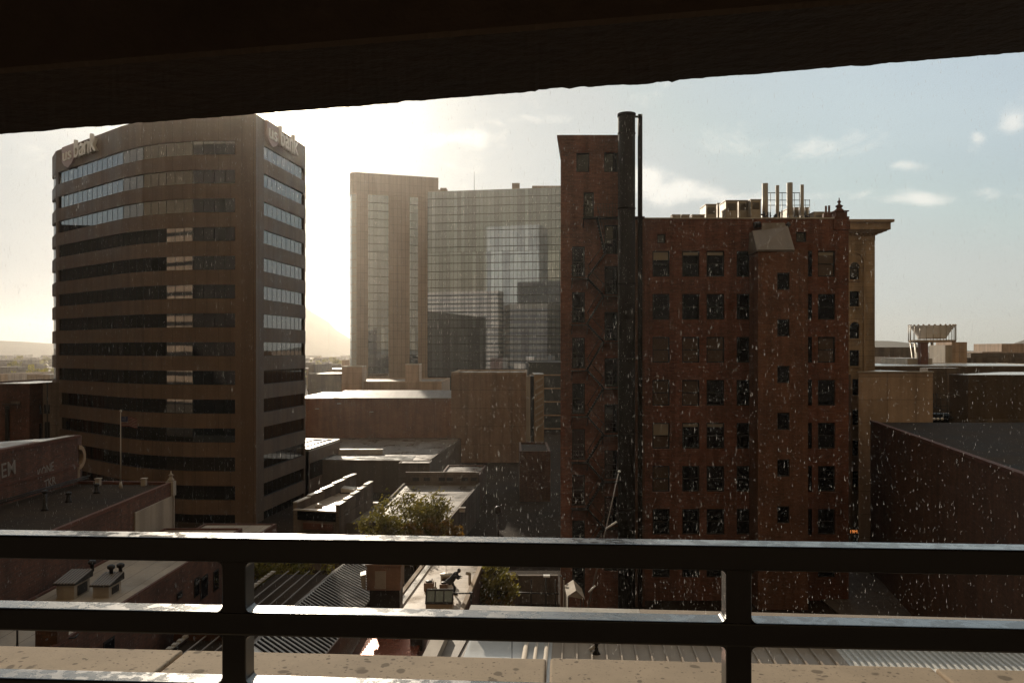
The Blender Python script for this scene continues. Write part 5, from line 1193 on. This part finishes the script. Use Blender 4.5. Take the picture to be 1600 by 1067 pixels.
# cooling tower: flared bowl on a ring of columns with splayed struts
CY = 170; cx = PX(1474, CY); cr = (PX(1509, CY)-PX(1441, CY))/2
ct = thing('cooling_tower', 'round flared cooling bowl on splayed struts, standing above the roofs at right', 'cooling tower', (cx, CY+cr, 8))
zc1, zc2, zc3 = PZ(508, CY), PZ(529, CY), PZ(560, CY); cc = (cx, CY+cr)
MB().lathe((cc[0], cc[1], zc2), [(cr*.60, 0), (cr*.63, .4), (cr*.70, 1.0), (cr*.8, 1.7), (cr*.94, zc1-zc2-.3), (cr*1.02, zc1-zc2)], 40).build('bowl', 'sign_white', ct)
mb = MB()
for k in range(22): a = 2*math.pi*k/22; mb.tube((cc[0]+cr*math.cos(a), cc[1]+cr*math.sin(a), zc2-.5), (cc[0]+cr*math.cos(a), cc[1]+cr*math.sin(a), zc1-.05), .07, n=6)
mb.build('ring_columns', 'galv', ct)
mb = MB()
for k in range(26): a = 2*math.pi*k/26; mb.lathe((cc[0]+cr*.98*math.cos(a), cc[1]+cr*.98*math.sin(a), zc1), [(.22, 0), (.22, .16), (.1, .25)], 8)
mb.lathe((cc[0], cc[1], zc2-.75), [(cr*.98, 0), (cr*1.0, .1), (cr*1.0, .35), (cr*.98, .5)], 40); mb.build('rim_studs', 'stone_trim', ct)
mb = MB()
for k in range(14):
    a = 2*math.pi*k/14
    for s in (-1, 1):
        b_ = a+s*.22; mb.tube((cc[0]+cr*.55*math.cos(a), cc[1]+cr*.55*math.sin(a), 8), (cc[0]+cr*.93*math.cos(b_), cc[1]+cr*.93*math.sin(b_), zc2-.7), .13, n=6)
mb.build('struts', 'galv', ct)
bld('plant_room', 'pale plant room with pipes right beside the cooling tower', [(PX(1487, 160), 160), (PX(1511, 160), 160), (PX(1511, 160), 166), (PX(1487, 160), 166)], 0, PZ(536, 160), 'tan_panel', 'roof_sheet', .2, .2)
bld('plant_room', 'sunlit low plant room left of the pale one, under the cooling bowl', [(PX(1477, 158), 158), (PX(1488, 158), 158), (PX(1488, 158), 164), (PX(1477, 158), 164)], 0, PZ(539, 158), 'white_wall', 'roof_sheet')
bld('tan_tower_block', 'pale tan block on the skyline at the right edge of the view', [(PX(1565, 330), 330), (PX(1625, 330), 330), (PX(1625, 330), 350), (PX(1565, 330), 350)], 0, PZ(538, 330), 'tan_panel', 'roof_sheet', .3, .5)
bld('tan_low_block', 'long low tan block stepping up to the pale one on the skyline', [(PX(1535, 300), 300), (PX(1600, 300), 300), (PX(1600, 300), 320), (PX(1535, 300), 320)], 0, PZ(549.5, 300), 'tan_panel', 'roof_sheet')
# neon sign in the alley
ns = thing('neon_sign', 'tiny glowing orange sign low in the alley right of the brick building', 'sign', P(1327, 833, 74))
frn = FR((PX(1325, 74), 74), (PX(1345, 74), 74)); MB().box(PX(1326.5, 74), PX(1341, 74), 74.02, 74.12, PZ(834, 74), PZ(824, 74)).build('board', 'steel_dark', ns)
place_text('letters', '19M', frn, PX(1327.2, 74)-PX(1325, 74), 0.02, PZ(832.5, 74), .42, .01, 'neon', ns, sx=1.0)
bld('alley_building', 'narrow stone-coloured wall with stacked windows in the alley behind the brick corner', [(PX(1322, 86), 84.8), (PX(1337, 84), 84.8), (PX(1337, 84), 89.8), (PX(1322, 86), 89.8)], 0, PZ(585, 85), 'stone_trim', 'roof_sheet')

# ------------------------------------------------------------------ street level by the brick block
mb = MB(); mb.box(-1.2, 34, 55, 62.2, .004, .14); mb.box(26, 33.5, 62.2, 80, .004, .13); mb.build('pavement', 'pavement', kind='structure')
mb = MB()
for i in range(7): mb.box(6+i*2.7, 6.12+i*2.7, 45, 50.5, .006, .0085)
mb.build('parking_lines', 'paint_line', kind='structure')
fw = bld('block_wall', 'low grey block wall with a dark rail at the end of the parking lot', [(PX(786, 66), 66), (PX(872, 66), 66), (PX(872, 66), 66.4), (PX(786, 66), 66.4)], 0, PZ(899, 66), 'grey_wall', cat='wall')
mb = MB(); mb.tube(P(790, 925, 62.6), P(873, 927, 62.6), .06, n=8)
for x in (797, 830, 868): mb.tube((PX(x, 62.6), 62.6, 0), P(x, 905, 62.6), .05, n=8)
mb.build('fence_rail', 'steel_dark', label='dark pipe rail with three posts before the grey block wall', cat='railing')
t_ = thing('dumpster', 'small green bin with a pale lid beside the grey block wall', 'bin', (PX(863, 61), 61, 0)); MB().hexa([(PX(858, 61), 60.6, 0.14), (PX(867, 61), 60.6, .14), (PX(867, 61), 61.3, .14), (PX(858, 61), 61.3, .14), (PX(857.5, 61), 60.5, 1.1), (PX(867.5, 61), 60.5, 1.1), (PX(867.5, 61), 61.4, 1.1), (PX(857.5, 61), 61.4, 1.1)]).build('body', 'green_bin', t_); MB().box(PX(857, 61), PX(868, 61), 60.45, 61.45, 1.1, 1.2).build('lid', 'cap_metal', t_)
t_ = thing('street_lamp', 'street lamp with a small bright rectangular head over the parking lot', 'street lamp', (PX(853, 58), 58, 0)); MB().tube((PX(853, 58), 58, .14), P(853, 901, 58), .07, .05).build('pole', 'steel_dark', t_); MB().box(PX(849, 58), PX(859, 58), 57.7, 58.1, PZ(900, 58), PZ(897.5, 58)).build('head', 'sign_white', t_)
for x, y0, lab in ((876.5, 900, 'brown square post left of the white one by the brick corner'), (881.5, 905, 'slim white post by the brick corner')):
    t_ = thing('bollard_post', lab, 'post', (PX(x, 60), 60, 0), 'posts by the brick corner'); MB().box(PX(x-1.2, 60), PX(x+1.2, 60), 59.9, 60.1, .14, PZ(y0, 60)).build('post', 'white_wall' if x > 880 else 'rust_metal', t_); MB().lathe((PX(x, 60), 60, PZ(y0, 60)), [(.09, 0), (.1, .05), (.02, .14)], 8).build('cap', 'steel_dark', t_)
t_ = thing('canvas_shelter', 'small pale gabled canvas shelter at the foot of the black flue', 'shelter', (PX(895, 57.5), 57.5, .14)); a0_, a1_ = PX(887, 57.5), PX(911, 57.5)
MB().poly([(a0_, 57, PZ(931, 57)), (a0_, 57, .9), (a0_, 59.5, .9), (a0_, 59.5, PZ(931, 57))]).poly([(a0_, 57, PZ(931, 57)), (a1_, 57, PZ(936, 57)), ((a0_+a1_)/2, 57, PZ(922, 57))]).build('canvas', 'white_wall', t_)
MB().poly([(a0_-.1, 56.9, PZ(931, 57)), ((a0_+a1_)/2, 56.9, PZ(921.5, 57)), ((a0_+a1_)/2, 59.6, PZ(921.5, 57)), (a0_-.1, 59.6, PZ(931, 57))]).poly([((a0_+a1_)/2, 56.9, PZ(921.5, 57)), (a1_+.1, 56.9, PZ(936, 57)), (a1_+.1, 59.6, PZ(936, 57)), ((a0_+a1_)/2, 59.6, PZ(921.5, 57))]).build('roof', 'white_wall', t_)
for x_, y_ in ((a0_, 57), (a1_, 57), (a0_, 59.5), (a1_, 59.5)): MB().tube((x_, y_, .14), (x_, y_, PZ(933, 57)), .03, n=6).build('leg', 'steel_dark', t_)
# leaning mast with two light tubes in front of the stair wing
t_ = thing('leaning_mast', 'thin leaning mast with two pale lamp tubes in front of the brick stair wing', 'mast', (PX(911, 46), 46, 2)); 
MB().tube(P(913, 975, 46), P(967, 737, 46), .055, .018, n=8).build('pole', 'grey_sheet', t_)
MB().tube(P(947, 826, 45.9), P(963.5, 814.5, 45.9), .06, n=8).build('lamp_tube', 'sign_white', t_)
MB().tube(P(920, 925, 45.9), P(930, 914.5, 45.9), .05, n=8).build('lamp_tube', 'sign_white', t_)
MB().lathe(tuple(P(967.5, 738, 46)), [(.05, 0), (.09, .05), (.05, .12)], 8).build('tip', 'sign_white', t_)
b0 = P(913, 975, 46); MB().tube((b0.x, b0.y, 0), b0, .09, .06, n=8).build('base', 'steel_dark', t_)
t_ = thing('street_lamp', 'dark street lamp post in the plaza between the tree and the brick wing', 'street lamp', (PX(778, 72), 72, 0)); MB().tube((PX(778, 72), 72, 0), P(778, 803, 72), .12, .10).build('pole', 'steel_dark', t_); MB().lathe(tuple(P(778, 803, 72)), [(.1, 0), (.3, .1), (.3, .6), (.1, .75)], 10).build('lantern', 'steel_dark', t_)
# low kerbs, plaza walls
for k, (x0, x1, Y, l) in enumerate(((756, 874, 84, 'farther low kerb wall across the brown plaza'), (786, 874, 78, 'nearer low kerb wall across the brown plaza'))):
    MB().box(PX(x0, Y), PX(x1, Y), Y, Y+.4, .004, .6).build('kerb_wall', 'dark_brick', label=l, cat='wall', group='kerb walls in the plaza')

# ------------------------------------------------------------------ trees
def tree(name, lab, x, Y, zt_, rad, zb, mat, n, seed, grp=None, z0=0.0, gold=None):
    rn_ = random.Random(seed); X = PX(x, Y); t_ = thing(name, lab, 'tree', (X, Y, z0), grp)
    mb = MB(); tops = []
    hh = zt_-z0; top = Vector((X, Y, zb+(zt_-zb)*.55)); mb.tube((X, Y, z0), top, .06+rad*.05, .05, n=9)
    for i in range(16):
        a = rn_.uniform(0, 2*math.pi); s = Vector((X, Y, rn_.uniform(zb*.9, top.z))); el = rn_.uniform(.15, 1.0)
        e = s+Vector((math.cos(a)*math.cos(el), math.sin(a)*math.cos(el), math.sin(el)*.9))*rad*rn_.uniform(.55, .95); e.z = min(e.z, zt_-.3)
        mb.tube(s, e, .05+rad*.012, .015, n=6); tops.append(e)
    mb.build('trunk', 'bark', t_)
    cz = (zt_+zb)/2; hz_ = (zt_-zb)/2
    cl = list(tops)
    while len(cl) < 46:
        a = rn_.uniform(0, 2*math.pi); v = rn_.uniform(-1, 1); r_ = rad*math.sqrt(max(0, 1-v*v*.85))*rn_.uniform(.45, 1.0)
        cl.append(Vector((X+r_*math.cos(a), Y+r_*math.sin(a), cz+hz_*v*.92)))
    def leaves(cs, nn, mname, part_name):
        m_ = MB()
        for i in range(nn):
            c = rn_.choice(cs); rr = rad*.27; p = Vector([rn_.gauss(0, rr*.5) for _ in range(3)]); p.z *= .8; p = c+p
            s = rn_.uniform(.09, .2); ax = Vector([rn_.gauss(0, 1) for _ in range(3)]).normalized(); bx = ax.orthogonal().normalized(); cxx = ax.cross(bx)
            m_.poly([p-bx*s, p-cxx*s*.45, p+bx*s, p+cxx*s*.45])
        m_.build(part_name, mat if mname is None else mname, t_)
    leaves(cl, n, None, 'foliage')
    if gold: leaves([c for c in cl if c.z < cz][:10], n//5, gold, 'yellow_foliage')
tree('broadleaf_tree', 'large green tree with a ragged crown standing before the brownish roof', 648, 71, PZ(766, 71), 3.4, 2.6, 'leaf_green', 9500, 1)
tree('broadleaf_tree', 'smaller loose tree at the left of the large green one', 590, 71, PZ(792, 71), 1.7, 3.4, 'leaf_green', 2600, 2)
for i, (x, y, lab) in enumerate(((647, 826, 'leftmost of the three round golden shrubs at the foot of the large tree'), (673, 824, 'middle golden shrub at the foot of the large tree'), (704, 822, 'rightmost golden shrub at the foot of the large tree'))):
    tree('golden_tree', lab, x, 67.5, PZ(y-12, 67.5), 1.1, 3.6, 'leaf_gold', 1500, 10+i, 'golden trees below the large tree')
tree('street_tree', 'yellowing tree beside the brick workshop wall, left of the parking lot', 778, 58, PZ(868, 58), 1.6, 2.4, 'leaf_green', 3600, 20, gold='leaf_gold')
tree('street_tree', 'dark tree seen between the railing bars right of the left post', 432, 62, PZ(862, 62), 3.0, 1.0, 'leaf_green', 5000, 21)
tree('street_tree', 'dark tree behind the exhaust box below the top bar', 548, 60, PZ(850, 60), 1.8, 2.2, 'leaf_green', 2500, 22)

# ------------------------------------------------------------------ the person on the tan roof
def person(x, yb, z, lab):
    q = G(x, yb, z); o = Vector((q.x, q.y, z))
    # joints, facing right (+X) and stooping
    J = {'pel': (-.16, 0, .88), 'sp': (-.05, 0, 1.10), 'ch': (.12, 0, 1.32), 'nk': (.26, 0, 1.45), 'hd': (.36, 0, 1.55),
         'kl': (.02, .1, .47), 'al': (.0, .1, .09), 'tl': (.2, .1, .04), 'kr': (.10, -.1, .46), 'ar': (.06, -.1, .09), 'tr': (.26, -.1, .04),
         'hl': (-.14, .1, .84), 'hr': (-.14, -.1, .84),
         'shl': (.14, .19, 1.33), 'ell': (.30, .22, 1.10), 'wl': (.46, .10, 1.16), 'shr': (.14, -.19, 1.33), 'elr': (.27, -.24, 1.08), 'wr': (.45, -.12, 1.12)}
    Rr = {'pel': .15, 'sp': .15, 'ch': .17, 'nk': .065, 'hd': .1, 'kl': .065, 'al': .045, 'tl': .04, 'kr': .065, 'ar': .045, 'tr': .04, 'hl': .1, 'hr': .1, 'shl': .075, 'ell': .05, 'wl': .035, 'shr': .075, 'elr': .05, 'wr': .035}
    E = [('pel', 'sp'), ('sp', 'ch'), ('ch', 'nk'), ('nk', 'hd'), ('pel', 'hl'), ('hl', 'kl'), ('kl', 'al'), ('al', 'tl'), ('pel', 'hr'), ('hr', 'kr'), ('kr', 'ar'), ('ar', 'tr'), ('ch', 'shl'), ('shl', 'ell'), ('ell', 'wl'), ('ch', 'shr'), ('shr', 'elr'), ('elr', 'wr')]
    ks = list(J)
    # five fingers per hand
    for s, w in ((1, 'wl'), (-1, 'wr')):
        b_ = Vector(J[w])
        for f_i in range(5):
            off = (f_i-2)*.018; L = (.06, .08, .085, .08, .065)[f_i] if f_i else .05
            k1, k2 = f'{w}f{f_i}a', f'{w}f{f_i}b'; d0 = Vector((.05, off, -.005)) if f_i else Vector((.03, -s*.035, .01))
            J[k1] = tuple(b_+d0); J[k2] = tuple(b_+d0+Vector((L*.8, off*.3, -L*.5))); Rr[k1] = .012; Rr[k2] = .009; E += [(w, k1), (k1, k2)]
    ks = list(J); me = bpy.data.meshes.new('person'); me.from_pydata([J[k] for k in ks], [(ks.index(a), ks.index(b_)) for a, b_ in E], [])
    ob = bpy.data.objects.new('person', me); COL.objects.link(ob); ob.location = o; ob['_o'] = tuple(o)
    sk_ = ob.modifiers.new('skin', 'SKIN'); sub = ob.modifiers.new('s', 'SUBSURF'); sub.levels = 2; sub.render_levels = 2
    for v, k in zip(me.skin_vertices[0].data, ks): v.radius = (Rr[k], Rr[k]); v.use_root = (k == 'pel')
    me.materials.append(MATS['jeans']); tag(ob, lab, 'person')
    hv_ = o+Vector(J['hd'])
    MB().lathe((hv_.x+.01, hv_.y, hv_.z-.13), [(.045, 0), (.075, .04), (.09, .1), (.095, .16), (.08, .22), (.03, .26)], 16).build('head', 'skin', ob)
    mb = MB(); mb.lathe((hv_.x-.015, hv_.y, hv_.z-.05), [(.105, 0), (.112, .07), (.1, .15), (.05, .2), (.01, .21)], 16); mb.build('hood', 'cloth_dark', ob)
    mb = MB()   # jacket with a flaring tail
    ringz = [((.25, 0, 1.44), .09, .12), ((.14, 0, 1.36), .17, .24), ((.02, 0, 1.18), .19, .22), ((-.10, 0, 1.0), .21, .21), ((-.26, 0, .86), .24, .23), ((-.38, 0, .74), .22, .22)]
    idx = []
    ax = Vector((.62, 0, .78)).normalized(); side = Vector((0, 1, 0)); fw_ = ax.cross(side)
    for c, ra, rb_ in ringz:
        row = []
        for k in range(16):
            t = 2*math.pi*k/16; mb.v.append(tuple(o+Vector(c)+fw_*(ra*math.cos(t))+side*(rb_*math.sin(t)))); row.append(len(mb.v)-1)
        idx.append(row)
    for r0_, r1_ in zip(idx, idx[1:]):
        for k in range(16): mb.f.append((r0_[k], r0_[(k+1) % 16], r1_[(k+1) % 16], r1_[k])); mb.sm.append(True)
    mb.f.append(tuple(idx[0])); mb.sm.append(False)
    for s in (1, -1):
        w = 'l' if s > 0 else 'r'; mb.tube(o+Vector(J['sh'+w]), o+Vector(J['el'+w]), .095, .07, n=10); mb.tube(o+Vector(J['el'+w]), o+Vector(J['w'+w])-Vector((.03, 0, 0)), .07, .055, n=10)
    mb.build('jacket', 'cloth_dark', ob)
    for s, kk in ((1, 'al'), (-1, 'ar')):
        f0 = o+Vector(J[kk]); MB().hexa([f0+Vector((-.07, -.05, -.09)), f0+Vector((.22, -.05, -.09)), f0+Vector((.22, .05, -.09)), f0+Vector((-.07, .05, -.09)), f0+Vector((-.06, -.045, .06)), f0+Vector((.16, -.04, .0)), f0+Vector((.16, .04, .0)), f0+Vector((-.06, .045, .06))]).build('shoe', 'steel_dark', ob, bevel=.02)
person(709, 928, z3, 'person in a black hooded jacket stooping forward on the tan roof')

# ------------------------------------------------------------------ far city in the haze
rf = random.Random(21)
specs = [(-5, 12, 585, 420, 'low far block at the left edge of the view'), (14, 40, 583, 520, 'low far block with a bright roof left of the far tree line'), (42, 78, 586, 400, 'long flat far roof next to the brown tower'),
         (481, 547, 585, 330, 'near one of two bright flat roofs seen between tower and hotel'), (479, 546, 577.5, 430, 'farther of two bright flat roofs seen between tower and hotel'), (482, 491, 570.5, 400, 'small dark cube block beside the tower edge on the skyline'),
         (490, 499, 560, 900, 'tiny gabled tower far out in the haze between tower and hotel'), (534, 546, 563, 480, 'small block with a flat lid touching the hotel'), (483, 533, 569.5, 640, 'wide low far block under the mountain'),
         (1520, 1540, 551, 520, 'small far block above the brown roof at right'), (1370, 1410, 549, 620, 'far low block behind the wide grey block')]
for x0, x1, y, Y, lab in specs:
    t_ = bld('far_building', lab, [(PX(x0, Y), Y), (PX(x1, Y), Y), (PX(x1, Y), Y*1.08+8), (PX(x0, Y), Y*1.08+8)], 0, PZ(y, Y), rf.choice(['tan_panel', 'grey_wall', 'stone_trim']), 'membrane' if y > 574 else 'roof_sheet', .3, .6)
    if x0 == 490: m_ = MB(); q0, q1 = PX(x0, Y), PX(x1, Y); m_.hexa([(q0, Y, PZ(y, Y)), (q1, Y, PZ(y, Y)), (q1, Y+20, PZ(y, Y)), (q0, Y+20, PZ(y, Y)), ((q0+q1)/2-.3, Y+9, PZ(y, Y)+3), ((q0+q1)/2+.3, Y+9, PZ(y, Y)+3), ((q0+q1)/2+.3, Y+11, PZ(y, Y)+3), ((q0+q1)/2-.3, Y+11, PZ(y, Y)+3)]); m_.build('spire', 'stone_trim', t_)
m_ = MB()   # scatter of small roofs far out, too many and too small to tell apart
for i in range(520):
    th = rf.uniform(-.62, .62); d = rf.uniform(450, 2300); x_, y_ = d*math.tan(th), d; w_, dd_, hh = rf.uniform(8, 40), rf.uniform(10, 30), rf.uniform(4, 12)
    m_.box(x_, x_+w_, y_, y_+dd_, 0, hh)
m_.build('distant_town', 'grey_wall', label='mass of small low roofs of the distant town in the haze', cat='town', kind='stuff')
m_ = MB()
for i in range(420):
    th = rf.uniform(-.62, .62); d = rf.uniform(380, 1500); c = Vector((d*math.tan(th), d, 0)); r_ = rf.uniform(2.5, 6)
    for k in range(14):
        p = c+Vector((rf.gauss(0, r_*.5), rf.gauss(0, r_*.5), rf.uniform(1, 2.2*r_))); s = r_*.5
        a = Vector([rf.gauss(0, 1) for _ in range(3)]).normalized(); b_ = a.orthogonal().normalized()*s; c_ = a.cross(b_)
        m_.poly([p-b_, p-c_*.8, p+b_, p+c_])
m_.build('distant_trees', 'leaf_green', label='hazy mass of treetops between the distant roofs', cat='trees', kind='stuff')

# ------------------------------------------------------------------ garage body, then unseen buildings added for window reflections and shade
bld('parking_garage', 'concrete parking garage the picture is taken from', [(-95, 1.1), (-9.95, 1.1), (-9.95, -15), (-95, -15)], 0, 38, 'garage_outside')  # side parts made wide and tall to shade the lower facades
bld('parking_garage', 'right part of the concrete parking garage', [(10.2, 1.0), (105, -4.5), (105, -22), (10.2, -16)], 0, 38, 'garage_outside')
bld('parking_garage', 'upper decks of the concrete parking garage above the viewer', [(-9.9, 2.2), (10.1, 2.0), (10.1, -15), (-9.9, -15)], EYE+2.65, 38, 'garage_outside')
t_ = bld('reflected_tower', 'tan tower block behind the viewer mirrored in the hotel glass', [(-168, -100), (-116, -100), (-116, -130), (-168, -130)], 0, 138, 'white_wall')
bld('reflected_tower', 'office slab left of the view mirrored in the tower glass', [(-150, 52), (-110, 52), (-114, 165), (-150, 165)], 0, 46, 'brown_panel')

bb = thing('banded_office', 'long banded office block behind the viewer, mirrored in the hotel glass', 'office building', (-170, -57, 0))
MB().box(-236, -138, -64, -50.4, 0, 73).build('core', 'steel_dark', bb)
for k in range(19): MB().box(-236.3, -137.7, -64.3, -50, 73.6-3.9*k-2.3, 73.6-3.9*k).build('spandrel', 'tan_panel', bb)
bld('reflected_tower', 'dark slab tower behind the viewer mirrored in the front of the brown tower', [(-110, -20), (-58, -20), (-58, -40), (-110, -40)], 0, 78, 'garage_outside')  # added to keep bright sky out of the tower's front windows
bld('shade_block', 'unseen brick block added behind the old brick building to cast shade', [(8, 95), (34.8, 95), (34.8, 106), (8, 106)], 0, 30, 'old_brick', 'roof_tar')  # added out of sight to shade the far end of the dark wall

# ------------------------------------------------------------------ rain and haze
m, t, b = nm('rain_drop'); MATS['rain_drop'] = m
b.inputs['Base Color'].default_value = (.9, .9, .9, 1); b.inputs['Roughness'].default_value = .15; b.inputs['IOR'].default_value = 1.33
b.inputs['Transmission Weight'].default_value = 1.0
tr = N(t, 'ShaderNodeBsdfTranslucent'); tr.inputs[0].default_value = (.9, .88, .82, 1)
mx = N(t, 'ShaderNodeMixShader'); mx.inputs[0].default_value = .4
t.links.new(b.outputs[0], mx.inputs[1]); t.links.new(tr.outputs[0], mx.inputs[2]); t.links.new(mx.outputs[0], t.nodes['Material Output'].inputs[0])
rr_ = random.Random(77); m_ = MB()
def drop(p, r, L, lean):
    i = len(m_.v); d = Vector((lean, 0, 1)).normalized()*L
    m_.v += [tuple(p+d), tuple(p+Vector((r, 0, 0))), tuple(p+Vector((0, r, 0))), tuple(p+Vector((-r, 0, 0))), tuple(p+Vector((0, -r, 0))), tuple(p-d*.6)]
    for a, b_ in ((1, 2), (2, 3), (3, 4), (4, 1)): m_.f.append((i, i+a, i+b_)); m_.sm.append(True); m_.f.append((i+5, i+b_, i+a)); m_.sm.append(True)
for i in range(56000):
    Y = 7+(rr_.random()**.6)*46; x = rr_.uniform(-60, 1660); y = rr_.uniform(60, 1067); p = P(x, y, Y)
    if p.z < 13.2 and Y > 20: pass
    drop(p, .0021*(.6+.7*rr_.random())*(1 if Y > 12 else .6), .036*rr_.uniform(.3, 1.6), rr_.uniform(-.02, .1)-.03)
m_.build('rain', 'rain_drop', label='falling raindrops catching the low sun', cat='rain', kind='stuff', origin=(0, 20, 20))
hb = MB(); hb.box(-4300, 4300, -4300, 4300, -2.0, 178); hz_o = hb.build('haze', 'plain', kind='stuff', label='thin golden haze filling the air over the town', cat='haze')
m = bpy.data.materials.new('haze'); m.use_nodes = True; t = m.node_tree; t.nodes.clear()
pv = N(t, 'ShaderNodeVolumePrincipled'); pv.inputs['Color'].default_value = (.96, .91, .84, 1); pv.inputs['Density'].default_value = 0.00012; pv.inputs['Anisotropy'].default_value = 0.78
om = N(t, 'ShaderNodeOutputMaterial'); t.links.new(pv.outputs[0], om.inputs['Volume'])
hz_o.data.materials.clear(); hz_o.data.materials.append(m)
for o in bpy.data.objects:
    if '_o' in o: del o['_o']
